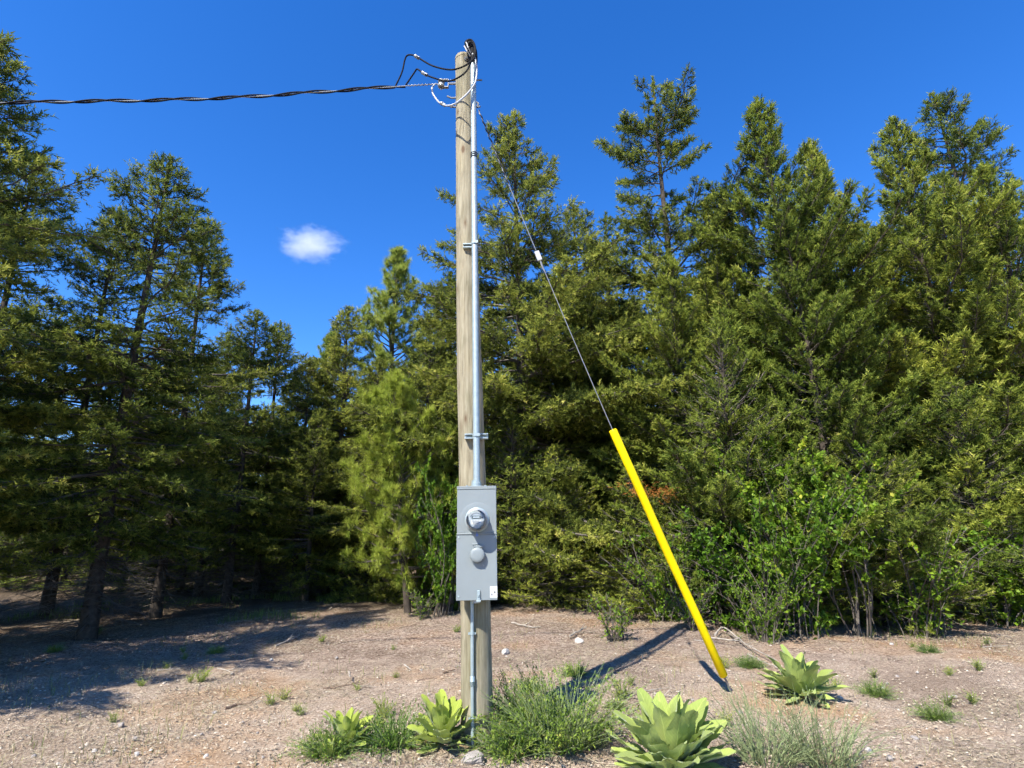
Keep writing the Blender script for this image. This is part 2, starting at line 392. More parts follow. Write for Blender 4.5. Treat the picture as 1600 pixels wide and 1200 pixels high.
# meter box ------------------------------------------------------------
ZT, ZB = P(745, 760, PY - .27).z, P(747, 938, PY - .27).z
YF = PY - .285                                     # front plane of the box
bw = (P(775.5, 760, YF).x - P(714.2, 760, YF).x)
bcx = (P(775.5, 850, YF).x + P(715, 850, YF).x) / 2
BH = P(745, 759.5, YF).z - P(747, 938, YF).z
mbx = empty('meter_box', (bcx, YF, P(747, 938, YF).z)); mbx.rotation_euler = (0, R(-.25), 0)
tag(mbx, 'tall pale grey metal meter box mounted on the wooden pole', 'meter box')
hw = bw / 2; D = .135
mb = MB(); mb.box(-hw + .004, hw - .004, .004, D, .004, BH - .006); mb.build('enclosure', MT['box'], mbx, bevel=.004)
mb = MB(); mb.box(-hw, hw, -.008, D + .004, BH - .012, BH); mb.box(-hw, hw, -.008, -.004, BH - .026, BH - .012); mb.build('top_cap', MT['box'], mbx, bevel=.002)
zs = BH * .575
mb = MB(); mb.box(-hw + .002, hw - .002, -.004, .004, zs + .004, BH - .027); mb.build('upper_cover', MT['box'], mbx, bevel=.0025)
mb = MB(); mb.box(-hw, hw, -.013, .004, zs - .010, zs + .003); mb.build('divider_lip', MT['box'], mbx, bevel=.004)
mb = MB(); mb.box(-hw, hw, -.007, .004, .0, zs - .0115); mb.build('lower_cover', MT['box'], mbx, bevel=.003)
for z_ in (.10, BH - .15):
    mb = MB(); mb.box(-.10, .10, D, D + .075, z_, z_ + .04); mb.build('mounting_strut', MT['galv'], mbx)
# the electricity meter
for sx_, sz_ in ((-hw + .02, zs - .03), (hw - .02, zs - .03), (-hw + .02, .03)):
    mb = MB(); mb.lathe([(0, .006), (.003, .006), (.004, .004)], (sx_, -.007, sz_), (0, -1, 0), 10); mb.build('cover_screw', MT['galv'], mbx)
mp = P(746, 812.5, YF); mx_, mz_ = mp.x - bcx, mp.z - mbx.location.z
mb = MB(); mb.lathe([(0, .142), (.0015, .132), (.0015, .10)], (mx_, -.0042, mz_), (0, -1, 0), 48); mb.build('embossed_ring', MT['box'], mbx, smooth=True)
met = empty('electricity_meter', (0, 0, 0)); met.parent = mbx; met.location = (mx_, -.004, mz_)
q = .0885
mb = MB(); mb.lathe([(0, q * 1.10), (.012, q * 1.12), (.018, q * 1.02), (.034, q * 1.0), (.036, q * .95), (.02, q * .93)], (0, 0, 0), (0, -1, 0), 48); mb.build('socket_ring', MT['galv'], met, smooth=True, sharp=30)
mb = MB(); mb.lathe([(.02, q * .92), (.030, q * .985), (.052, q * .995), (.058, q * .9), (.02, q * .88)], (0, 0, 0), (0, -1, 0), 48); mb.build('seal_ring', MT['bare'], met, smooth=True, sharp=30)
mb = MB(); mb.lathe([(.05, q * .88), (.10, q * .86), (.104, q * .82)], (0, 0, 0), (0, -1, 0), 40); mb.build('face', MT['plastic'], met, smooth=True, sharp=30)
mb = MB()
for a0, a1, r0, r1 in ((R(25), R(155), .62, .56),):
    n = 24; vs = []; fs = []
    for i in range(n + 1):
        a = a0 + (a1 - a0) * i / n
        for r_ in (r0, r1):
            vs.append((math.cos(a) * r_ * q, -.106, math.sin(a) * r_ * q)); vs.append((math.cos(a) * r_ * q, -.101, math.sin(a) * r_ * q))
    for i in range(n):
        b = i * 4; fs += [(b, b + 2, b + 6, b + 4), (b, b + 4, b + 5, b + 1), (b + 2, b + 3, b + 7, b + 6)]
    mb.add(vs, fs)
mb.build('arc_band', MT['steel'], met)
mb = MB(); mb.box(-q * .42, q * .42, -.1085, -.102, q * .10, q * .36); mb.build('display', MT['lcd'], met, bevel=.001)
mb = MB(); mb.box(-q * .30, q * .30, -.1105, -.1095, q * .16, q * .29); mb.build('display_digits', MT['plastic'], met)
mb = MB(); mb.box(-q * .46, q * .46, -.1065, -.1035, -q * .42, -q * .02); mb.build('nameplate', MT['sticker'], met)
mb = MB()
for k in range(4): mb.box(-q * (.36 - .03 * k), q * (.30 - .08 * (k % 2)), -.1075, -.107, -q * (.10 + .085 * k) - .0012, -q * (.10 + .085 * k) + .0012)
mb.build('nameplate_print', MT['dark'], met)
mb = MB(); mb.lathe([(0, .008), (.004, .008)], (q * .52, -.104, q * .2), (0, -1, 0), 12); mb.build('sensor_dot', MT['dark'], met)
mb = MB(); mb.lathe([(.05, q * .91), (.10, q * .90), (.135, q * .86), (.150, q * .76), (.156, q * .5), (.158, .002)], (0, 0, 0), (0, -1, 0), 48); mb.build('glass_cover', MT['glass'], met, smooth=True, sharp=70)
mb = MB(); mb.tube([(.0, -.03, -q * 1.04), (.0, -.045, -q * 1.13), (.003, -.035, -q * 1.28)], .004, 6); mb.box(-.008, .012, -.036, -.028, -q * 1.45, -q * 1.24); mb.build('wire_seal', m_plain('blue_seal', (.10, .16, .38), .5), met)
# round hinged cover over the lower socket
kp = P(746.5, 867, YF); knob = empty('round_cover', (0, 0, 0)); knob.parent = mbx; knob.location = (kp.x - bcx, -.007, kp.z - mbx.location.z)
mb = MB(); mb.lathe([(0, .060), (.03, .060), (.040, .058), (.046, .052), (.048, .03), (.049, .001)], (0, 0, 0), (0, -1, 0), 40); mb.build('lid', MT['box'], knob, smooth=True, sharp=50)
mb = MB(); mb.box(-.030, .045, -.030, 0, .058, .074); mb.box(-.042, .012, -.012, 0, .078, .090); mb.build('hinge', MT['box'], knob, bevel=.003)
mb = MB(); mb.tube([(.03, -.02, -.055), (.05, -.02, -.085)], .003, 6); mb.build('lid_chain', MT['steel'], knob)
# latch, sticker, hub
lp = P(748, 932, YF); lx = lp.x - bcx; mb = MB(); mb.box(lx - .013, lx + .013, -.020, -.007, .005, .075); mb.box(lx - .017, lx + .017, -.026, -.006, -.012, .004); mb.box(lx - .006, lx + .006, -.028, -.02, .028, .048); mb.build('latch', MT['galv'], mbx, bevel=.002)
sx = P(771.5, 926, YF).x - bcx; mb = MB(); mb.box(sx - .029, sx + .0285, -.0085, -.0074, .018, .104); mb.build('sticker', MT['sticker'], mbx)
mb = MB(); mb.box(sx + .004, sx + .014, -.0092, -.0087, .05, .066); mb.box(sx - .014, sx - .004, -.0092, -.0087, .074, .078); mb.box(sx - .018, sx - .010, -.0092, -.0087, .034, .05); mb.box(sx - .010, sx + .004, -.0092, -.0087, .090, .093); mb.build('sticker_print', MT['dark'], mbx)
CX0 = P(744.8, 755, YF + .05); hubx = CX0.x - bcx
mb = MB(); mb.lathe([(0, .052), (.006, .052), (.008, .043), (.030, .043), (.032, .040), (.050, .040)], (hubx, .062, BH + .0005), (0, 0, 1), 24); mb.build('conduit_hub', MT['galv'], mbx, smooth=True, sharp=30)
for s in (-.035, .035):
    mb = MB(); mb.lathe([(0, .010), (.010, .010)], (hubx + s * 2.2, .055, BH + .0005), (0, 0, 1), 8); mb.build('cap_screw', MT['galv'], mbx)
mb = MB(); mb.lathe([(0, .032), (.025, .032), (.03, .026)], (-.01, .06, .003), (0, 0, -1), 20); mb.build('drain_hub', MT['plastic'], mbx, smooth=True, sharp=30)

# riser conduit ---------------------------------------------------------
YC = YF + .062
c0 = Vector((mbx.location.x + hubx, YC, mbx.location.z + BH + .02))
ytop = PY - pole_r(6.3) - .045
c1 = P(739.3, 96, ytop)
rc = empty('riser_conduit', c0); tag(rc, 'galvanised steel riser conduit rising from the meter box to the pole top', 'conduit')
mb = MB(); mb.tube([c0 - c0, (c1 - c0) * .5, c1 - c0], .0295, 20); mb.build('pipe', MT['galv'], rc, smooth=True)
def on_conduit(py):
    z = P(742, py, YC).z; return c0.lerp(c1, (z - c0.z) / (c1.z - c0.z))
for py, xl, xr in ((377, -.115, .055), (680, -.105, .098)):
    q_ = on_conduit(py) - c0; back = pole_c(q_.z + c0.z).y - pole_r(q_.z + c0.z) - c0.y
    mb = MB(); y0 = q_.y + .031
    mb.box(q_.x + xl, q_.x + xr, y0, y0 + .004, q_.z - .022, q_.z - .012); mb.box(q_.x + xl, q_.x + xr, y0, y0 + .004, q_.z + .012, q_.z + .022)
    mb.box(q_.x + xl, q_.x + xr, y0 + .004, y0 + .04, q_.z - .022, q_.z - .018); mb.box(q_.x + xl, q_.x + xr, y0 + .004, y0 + .04, q_.z + .018, q_.z + .022)
    mb.box(q_.x + xl, q_.x + xr, y0 + .036, max(back + .03, y0 + .045), q_.z - .0175, q_.z + .0175)
    st = mb.build('strut_bracket', MT['galv'], rc)
    mb = MB(); mb.lathe([(-.014, .0335), (.014, .0335)], q_, (0, 0, 1), 20); mb.box(q_.x + .028, q_.x + .034, q_.y - .045, q_.y - .015, q_.z - .012, q_.z + .012); mb.box(q_.x - .012, q_.x + .03, q_.y - .038, q_.y - .03, q_.z - .012, q_.z + .012)
    mb.build('pipe_clamp', MT['galv'], rc)
q_ = on_conduit(237) - c0; mb = MB()
for dz in (-.022, 0, .022): mb.lathe([(-.006, .0325), (0, .036), (.006, .0325)], q_ + Vector((0, 0, dz)), (0, 0, 1), 18)
mb.build('tie_wire', MT['dark'], rc, smooth=True)
# weatherhead: hooded casting leaning to the left over the pipe
wl = empty('weatherhead', c1); tag(wl, 'black hooded weatherhead with cable loops above the pole top', 'weatherhead')
hp = [P(x, y, ytop) - c1 for x, y in ((739.5, 100), (738.5, 90), (737, 80), (734, 72), (731, 66))]
mb = MB(); mb.tube(spline(hp, 16), [.034 + .022 * math.sin(PI * min(1, .15 + i / 16 * .75)) for i in range(17)], 20); mb.build('hood', MT['black'], wl, smooth=True)
mb = MB(); mb.tube([(0, 0, -.05), (0, 0, .035)], .0335, 20); mb.build('collar', MT['galv'], wl, smooth=True, sharp=30)
dn = (Vector(CAM) - c1).normalized()
mb = MB()
for (xa, ya), (xb, yb) in (((725.5, 72), (735, 88)), ((728.5, 66), (735.5, 83))):
    mb.tube([P(xa, ya, ytop - .075) - c1, P((xa + xb) / 2 - .5, (ya + yb) / 2, ytop - .085) - c1, P(xb, yb, ytop - .045) - c1], .007, 8)
mb.build('cable_tail', MT['whitew'], wl, smooth=True)
# drip loops and the service drop ------------------------------------------
def cable(name, pix, mat, label, rad, ys, cat='cable', group=None):
    pts = [P(x, y, Y) for (x, y), Y in zip(pix, ys)]
    e = empty(name, pts[0]); tag(e, label, cat, group)
    mb = MB(); mb.tube([p - pts[0] for p in spline(pts, 60)], rad, 10); mb.build('wire', mat, e, smooth=True); return e
def ysq(n, pts): return list(np.interp(np.linspace(0, 1, n), *zip(*pts)))
p1 = [(728, 70), (731, 63), (737, 62.5), (742.3, 72), (741.7, 88), (733, 98.5), (717, 106.7), (700, 108.7), (675, 102.5), (655, 91), (648, 86.8), (638, 86), (633, 92), (628, 113), (618, 134.5)]
e1 = cable('service_cable', p1, MT['black'], 'upper black cable loop from weatherhead to the overhead line', .0085, ysq(15, [(0, ytop - .07), (.25, ytop - .09), (.45, ytop - .16), (.7, PY - .12), (1, PY)]))
p2 = [(730, 80), (732, 68), (739, 66), (741.5, 80), (736, 96), (731.7, 106.7), (723, 116.7), (708, 125), (695, 126.7), (680, 122.5), (668, 118), (658, 112), (651.7, 108), (647, 114), (634, 133)]
e2 = cable('service_cable', p2, MT['black'], 'lower black cable loop from weatherhead to the overhead line', .0085, ysq(15, [(0, ytop - .07), (.3, ytop - .09), (.5, ytop - .20), (.75, PY - .14), (1, PY)]))
p3 = [(738, 84), (741, 88), (743.5, 97), (745, 112), (742, 130), (730, 146.7), (717, 158), (706.7, 164), (696.7, 165), (688, 161), (683, 156.7), (676.7, 146.7), (675, 138), (679, 131.5)]
e3 = cable('neutral_cable', p3, MT['whitew'], 'pale grey neutral cable looping under the insulator', .0095, ysq(14, [(0, ytop - .06), (.3, ytop - .06), (.55, ytop - .17), (.75, PY - .10), (1, PY)]))
def connector(par, a, b, Y):
    A = P(*a, Y) - par.location; B = P(*b, Y) - par.location; d = (B - A)
    mb = MB(); mb.tube([A, A + d * .08, A + d * .42, A + d * .44, A + d * .56, A + d * .58, A + d * .92, B], [.011, .018, .018, .013, .013, .018, .018, .011], 10); mb.build('splice_connector', MT['bare'], par, smooth=True, sharp=30)
def y_on(pix, ys, x):
    xs = [p[0] for p in pix[6:]]; yy = ys[6:]; return float(np.interp(x, xs[::-1], yy[::-1]))
connector(e1, (647.5, 86.5), (655, 91.5), y_on(p1, ysq(15, [(0, ytop - .07), (.25, ytop - .09), (.45, ytop - .16), (.7, PY - .12), (1, PY)]), 651))
connector(e2, (658.5, 112.5), (668, 118), y_on(p2, ysq(15, [(0, ytop - .07), (.3, ytop - .09), (.5, ytop - .20), (.75, PY - .14), (1, PY)]), 663))
connector(e3, (688, 160.5), (696, 165), y_on(p3, ysq(14, [(0, ytop - .06), (.3, ytop - .06), (.55, ytop - .17), (.75, PY - .10), (1, PY)]), 692))
# overhead triplex line going off to the left
L0 = P(690, 131, PY); L1 = P(636, 134, PY); L2 = P(500, 143.5, PY - .05); L3 = P(350, 153, PY - .1)
dv = (L3 - L2)
L4 = P(150, 158, PY - .2); L5 = P(-150, 158, PY - .3); L6 = P(-900, 130, PY - .6)
lin = empty('overhead_line', L0); tag(lin, 'twisted black and bare overhead service line running off to the left', 'power line')
path = spline([L0, L1, L2, L3, L4, L5, L6], 700)
mb = MB(); mb.tube([p - L0 for p in path], .005, 6); mb.build('bare_messenger', MT['bare'], lin, smooth=True)
for ph, px_end in ((0, 618), (2.1, 634)):
    pts = []; s = 0; prev = None; xe = P(px_end, 134, PY).x
    for p in path:
        if prev is not None: s += (p - prev).length
        prev = p
        if p.x > xe: continue
        a = ph + s * 9.5
        pts.append(p - L0 + Vector((0, math.cos(a) * .0135, math.sin(a) * .0135)))
    mb = MB(); mb.tube(pts, .0082, 7); mb.build('black_conductor', MT['black'], lin, smooth=True)
mb = MB(); pts = []
A, B = L1 - L0, Vector((-.02, 0, 0))
for i in range(80):
    t = i / 79; p = A.lerp(B, t); a = t * 60; pts.append(p + Vector((0, math.cos(a) * .008, math.sin(a) * .008)))
mb.tube(pts, .004, 6); mb.build('dead_end_grip', MT['bare'], lin, smooth=True)

# ground conduit under the box ---------------------------------------------
b0 = P(736.3, 939, YF + .06); b0.z = mbx.location.z + .004
zg0 = float(gz(pb.x, pb.y - .2)); fr = pole_front(.3, -.22); b1 = Vector((P(738.8, 1140, fr.y - .02).x, fr.y - .02, zg0 - .1))
b0 = Vector((b0.x, pole_front(b0.z, -.22).y - .02, b0.z))
gc = empty('ground_conduit', (b1.x, b1.y, zg0)); tag(gc, 'thin grey conduit running down the pole from box to ground', 'conduit')
mb = MB(); mb.tube([b0 - gc.location, b1 - gc.location], .0145, 14); mb.build('pipe', MT['galv'], gc, smooth=True)
for py in (990, 1123):
    z = P(737, py, b0.y).z; c = b0.lerp(b1, (b0.z - z) / (b0.z - b1.z)) - gc.location
    mb = MB(); mb.lathe([(-.009, .0185), (.009, .0185)], c, (0, 0, 1), 14); mb.box(c.x - .032, c.x - .015, c.y + .004, c.y + .012, c.z - .009, c.z + .009); mb.box(c.x + .015, c.x + .03, c.y + .004, c.y + .012, c.z - .009, c.z + .009); mb.build('pipe_strap', MT['galv'], gc)
z = P(737, 1064, b0.y).z; c = b0.lerp(b1, (b0.z - z) / (b0.z - b1.z)) - gc.location
mb = MB(); mb.lathe([(-.035, .0175), (-.033, .019), (-.003, .019), (0, .0215), (.003, .019), (.033, .019), (.035, .0175)], c, (0, 0, 1), 16); mb.build('coupling', MT['galv'], gc, smooth=True)

# guy wire --------------------------------------------------------------------
ga = pole_c(zg) + Vector((.125, .0, 0)); gb = G(1143, 1082); 
gw = empty('guy_wire', gb); tag(gw, 'thin steel guy wire slanting from pole top to the yellow guard', 'guy wire')
def guy(t, sag=.07): 
    p = ga.lerp(gb, t); return p + Vector((-.55, -.1, -.6)) * sag * 4 * t * (1 - t)
mb = MB(); mb.tube([guy(t) - gb for t in np.linspace(.01, 1.0, 40)], .0045, 8); mb.build('strand', MT['bare'], gw, smooth=True)
mb = MB(); pts = []
for i in range(120):
    t = .01 + i / 119 * .135; a = i * .5; pts.append(guy(t) - gb + Vector((math.cos(a) * .005, math.sin(a) * .005, 0)))
mb.tube(pts, .008, 7); mb.build('guy_grip', MT['dark'], gw, smooth=True)
mb = MB(); mb.tube([ga - gb + Vector((-.03, 0, .01)), ga - gb + Vector((0, 0, .03)), ga - gb + Vector((.02, 0, .01)), ga - gb + Vector((.015, 0, -.04)), ga - gb + Vector((-.005, 0, -.02))], .012, 8); mb.build('eye_hook', MT['steel'], gw, smooth=True)
# strain link: flat white insulator part way down
ti = .265; ci = guy(ti); dg = (guy(ti + .02) - guy(ti - .02)).normalized()
si = empty('strain_insulator', ci); tag(si, 'small white block insulator clamped on the guy wire', 'insulator')
xq = dg.cross(Vector((0, -1, 0))).normalized(); yq = xq.cross(dg)
rm = Matrix((xq, yq, dg)).transposed().to_4x4(); si.matrix_world = Matrix.Translation(ci) @ rm
mb = MB(); mb.box(-.026, .026, -.015, .015, -.052, .052); mb.build('block', MT['sticker'], si, bevel=.006)
mb = MB(); mb.box(-.010, .010, -.0175, -.0135, -.034, -.014); mb.box(-.004, .004, -.0175, -.0135, .008, .042); mb.build('slot', MT['dark'], si)
mb = MB(); mb.tube([(0, 0, .06), (.004, 0, .12), (0, 0, .20)], [.010, .011, .006], 8); mb.build('wire_grip', MT['bare'], si, smooth=True)
# yellow guard
def t_at(py):
    best = min(np.linspace(0, 1, 800), key=lambda t: abs(proj(guy(t))[1] - py)); return float(best)
def proj(v):
    d = np.array(v) - CAM; z = d @ _f; return 800 + FPX * (d @ _r) / z, 600 - FPX * (d @ _u) / z
t0, t1 = t_at(672), t_at(1056)
yg = empty('guy_guard', guy(t1)); tag(yg, 'bright yellow plastic guard tube on the lower guy wire', 'guy guard')
g0, g1 = guy(t0) - guy(t1), Vector((0, 0, 0)); ax = (g0 - g1).normalized()
mb = MB(); mb.tube([g1, g1 + ax * .004, g1.lerp(g0, .25), g1.lerp(g0, .5) + Vector((-.006, 0, 0)), g1.lerp(g0, .75), g0 - ax * .012, g0 - ax * .003, g0], [.038, .042, .042, .0425, .042, .042, .039, .034], 24); mb.build('tube', MT['yellow'], yg, smooth=True, sharp=60)
mb = MB(); mb.tube([gb - guy(t1) + Vector((.02, .0, -.25)), gb - guy(t1), g1 + ax * .06], .011, 8); mb.build('anchor_rod', MT['steel'], yg)

# ================================================================== FOLIAGE GENERATORS
def unit(v): return v / np.maximum(np.linalg.norm(v, axis=-1, keepdims=True), 1e-9)
def perp(d):
    a = np.where(np.abs(d[:, 2:3]) > .9, np.array([[1., 0, 0]]), np.array([[0, 0, 1.]]))
    u = unit(np.cross(d, a)); return u, np.cross(d, u)
def prisms(A, B, r0, r1, n=3):
    """n-sided tapered sticks, batched"""
    d = unit(B - A); u, v = perp(d); k = len(A); V = np.empty((k, 2 * n, 3))
    for i in range(n):
        a = 2 * PI * i / n; o = u * math.cos(a) + v * math.sin(a)
        V[:, i] = A + o * np.reshape(r0, (-1, 1)); V[:, n + i] = B + o * np.reshape(r1, (-1, 1))
    base = (np.arange(k) * 2 * n)[:, None]; F = []
    for i in range(n):
        j = (i + 1) % n; F.append(np.stack([base[:, 0] + i, base[:, 0] + j, base[:, 0] + n + j], -1)); F.append(np.stack([base[:, 0] + i, base[:, 0] + n + j, base[:, 0] + n + i], -1))
    return V.reshape(-1, 3), np.concatenate(F)
def polytubes(Pt, rad, n=4):
    """Pt (k,m,3) polylines, rad (k,m)"""
    k, m, _ = Pt.shape; V = np.empty((k, m, n, 3))
    for j in range(m):
        d = unit(Pt[:, min(j + 1, m - 1)] - Pt[:, max(j - 1, 0)]); u, v = perp(d)
        for i in range(n):
            a = 2 * PI * i / n; V[:, j, i] = Pt[:, j] + (u * math.cos(a) + v * math.sin(a)) * rad[:, j, None]
    base = np.arange(k)[:, None, None] * m * n; jj = np.arange(m - 1)[None, :, None] * n; ii = np.arange(n)[None, None, :]; i2 = (ii + 1) % n
    a = base + jj + ii; b = base + jj + i2; c = b + n; d = a + n
    F = np.concatenate([np.stack(np.broadcast_arrays(a, b, c), -1).reshape(-1, 3), np.stack(np.broadcast_arrays(a, c, d), -1).reshape(-1, 3)])
    return V.reshape(-1, 3), F
def merge(*vf):
    V = []; F = []; n = 0
    for v, f in vf: V.append(v); F.append(f + n); n += len(v)
    return np.concatenate(V), np.concatenate(F)
def blades(A, d, length, width, side):
    """single thin triangles: base A, direction d, base edge along side"""
    L = np.reshape(length, (-1, 1)); W = np.reshape(width, (-1, 1)) / 2
    V = np.stack([A - side * W, A + side * W, A + d * L], 1); n = len(A)
    return V.reshape(-1, 3), np.arange(3 * n).reshape(n, 3)
def shoots_to_needles(rng, S, D, L, per, nl, nw):
    k = len(S); u, v = perp(D)
    rp = lambda x: np.repeat(x, per, axis=0)
    t = np.tile((np.arange(per) + .5) / per, k); a = np.tile(np.arange(per) * 2.4, k) + np.repeat(rng.random(k) * 6.28, per)
    rad = rp(u) * np.cos(a)[:, None] + rp(v) * np.sin(a)[:, None]
    tan = -rp(u) * np.sin(a)[:, None] + rp(v) * np.cos(a)[:, None]
    A = rp(S) + rp(D) * (t * np.repeat(L, per))[:, None]
    d = unit(rad * .75 + rp(D) * .75 + rng.normal(0, .12, (k * per, 3)))
    return blades(A, d, nl * rng.uniform(.75, 1.25, k * per), nw, tan)
def trunk_mesh(rng, H, r0, sway, n=9, m=16):
    z = np.linspace(-.4, H * .995, m); t = np.clip(z / H, 0, 1)
    ph = rng.random(2) * 6.28
    x = sway * np.sin(t * 5 + ph[0]) * t; y = sway * np.sin(t * 4 + ph[1]) * t
    r = r0 * (1 - t) ** .85 + .012; r[0] *= 1.35; r[1] *= 1.12
    Pt = np.stack([x, y, z], -1)[None]; return polytubes(Pt, r[None], n), (z, x, y, r)
def fir(seed, H, Rc, cb, nb, prof, e0, e1, dens=1.0, droop=.18, upturn=.16, gap=0.0, per=8, nl=.078, nw=.025, bare=0, clump=0, wid=.42, shoot=.15, upb=.12):
    """returns trunk, branches, needles (V,F,rnd)"""
    rng = np.random.default_rng(seed)
    tr, (tz, tx, ty, trad) = trunk_mesh(rng, H, .0088 * H + .03, .005 * H)
    t = (np.arange(nb) + rng.random(nb)) / nb; t = t ** .92
    az = np.arange(nb) * 2.39996 + rng.normal(0, .35, nb)
    if gap:
        gaz = rng.random(6) * 6.28; gt = rng.random(6); keep = np.ones(nb, bool)
        for a_, b_ in zip(gaz, gt): keep &= ~((np.cos(az - a_) > .55) & (abs(t - b_) < gap))
        t = t[keep]; az = az[keep]
    nb = len(t)
    z = H * (cb + (1 - cb) * t * .985)
    lob = 1 + clump * np.sin(az * 2 + t * 9 + seed) * np.sin(t * 17 + seed)
    L = Rc * np.array([prof(q) for q in t]) * rng.uniform(.62, 1.18, nb) * lob + .10
    el = e0 + (e1 - e0) * t ** 1.1 + rng.normal(0, R(6), nb)
    m = 7; s = np.linspace(0, 1, m)[None]
    hd = L[:, None] * s * np.cos(el)[:, None]
    dz = L[:, None] * (s * np.sin(el)[:, None] - droop * (1 - t[:, None] * .8) * s ** 2 + upturn * s ** 3)
    az2 = az[:, None] + rng.normal(0, .18, nb)[:, None] * s + .05 * np.sin(s * 9 + az[:, None])
    Pt = np.stack([np.interp(z, tz, tx)[:, None] + hd * np.cos(az2), np.interp(z, tz, ty)[:, None] + hd * np.sin(az2), z[:, None] + dz], -1)
    br = (.006 + .011 * L)[:, None] * (1 - .85 * s) + .002
    parts = [polytubes(Pt, br, 4)]
    # secondaries
    n2 = np.maximum(4, (L / .085 * dens).astype(int)); bi = np.repeat(np.arange(nb), n2); k = len(bi)
    s2 = .10 + .90 * rng.random(k) ** .65
    def at(bi, s2):
        x = np.clip(s2 * (m - 1), 0, m - 1.001); i = x.astype(int); f = (x - i)[:, None]
        return Pt[bi, i] * (1 - f) + Pt[bi, i + 1] * f, unit(Pt[bi, i + 1] - Pt[bi, i])
    p2, T = at(bi, s2); side = rng.choice([-1., 1.], k); lat = unit(np.cross(T, [[0, 0, 1.]]))
    d2 = unit(T * rng.uniform(.35, .95, (k, 1)) + lat * (side * rng.uniform(.3, 1.0, k))[:, None] + np.stack([np.zeros(k), np.zeros(k), rng.uniform(-.45, .35, k)], -1))
    L2 = np.minimum(.09 + wid * L[bi] * (1 - s2) ** .8, .75) * rng.uniform(.55, 1.15, k)
    e2 = p2 + d2 * L2[:, None]; e2[:, 2] -= .12 * L2 * (1 - t[bi])
    parts.append(prisms(p2, e2, .0045, .0018))
    # leader
    # shoots
    ns = np.maximum(2, (L2 / .085).astype(int)); si = np.repeat(np.arange(k), ns); q = len(si)
    first = np.cumsum(ns) - ns; u = (np.arange(q) - first[si] + 1) / ns[si]
    keepS = ~((s2[si] < .30) & (rng.random(q) < .7))        # little foliage near the trunk
    si = si[keepS]; u = u[keepS]; q = len(si)
    S = p2[si] + (e2[si] - p2[si]) * (u * rng.uniform(.85, 1.0, q))[:, None]
    D = unit(d2[si] * .75 + rng.normal(0, .42, (q, 3)) + np.array([0, 0, upb]))
    Ls = shoot * rng.uniform(.6, 1.3, q)
    # leader shoots
    nlz = 60; zl = H * (.93 + .075 * rng.random(nlz)); Sl = np.stack([np.interp(zl, tz, tx), np.interp(zl, tz, ty), zl], -1)
    Dl = unit(np.stack([rng.normal(0, .5, nlz), rng.normal(0, .5, nlz), np.full(nlz, .9)], -1))
    S = np.concatenate([S, Sl]); D = np.concatenate([D, Dl]); Ls = np.concatenate([Ls, np.full(nlz, .10)])
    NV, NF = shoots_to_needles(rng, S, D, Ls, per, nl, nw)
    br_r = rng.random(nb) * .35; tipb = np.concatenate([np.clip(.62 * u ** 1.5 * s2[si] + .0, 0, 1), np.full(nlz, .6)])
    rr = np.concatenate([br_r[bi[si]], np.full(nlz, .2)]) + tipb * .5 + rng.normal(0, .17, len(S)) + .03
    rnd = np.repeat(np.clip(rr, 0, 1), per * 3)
    if bare:                                                     # dead bare lower twigs
        nbz = bare; zb_ = H * (cb * rng.uniform(.12, 1.05, nbz)); a = rng.random(nbz) * 6.28; l = rng.uniform(.3, 1.0, nbz) * Rc * .55
        A = np.stack([np.interp(zb_, tz, tx), np.interp(zb_, tz, ty), zb_], -1); dd = np.stack([np.cos(a), np.sin(a), rng.uniform(-.35, .15, nbz)], -1)
        B = A + dd * l[:, None]; parts.append(prisms(A, B, .010, .003))
        ki = np.repeat(np.arange(nbz), 5); f = rng.uniform(.3, 1, len(ki))[:, None]; A2 = A[ki] * (1 - f) + B[ki] * f
        parts.append(prisms(A2, A2 + unit(dd[ki] + rng.normal(0, .6, (len(ki), 3))) * rng.uniform(.1, .35, (len(ki), 1)), .0045, .002))
    BV, BF = merge(*parts)
    return dict(H=H, trunk=np_mesh('fir_trunk', *tr, smooth=True), branches=np_mesh('fir_branches', BV, BF), crown=np_mesh('fir_crown', NV, NF, rnd))
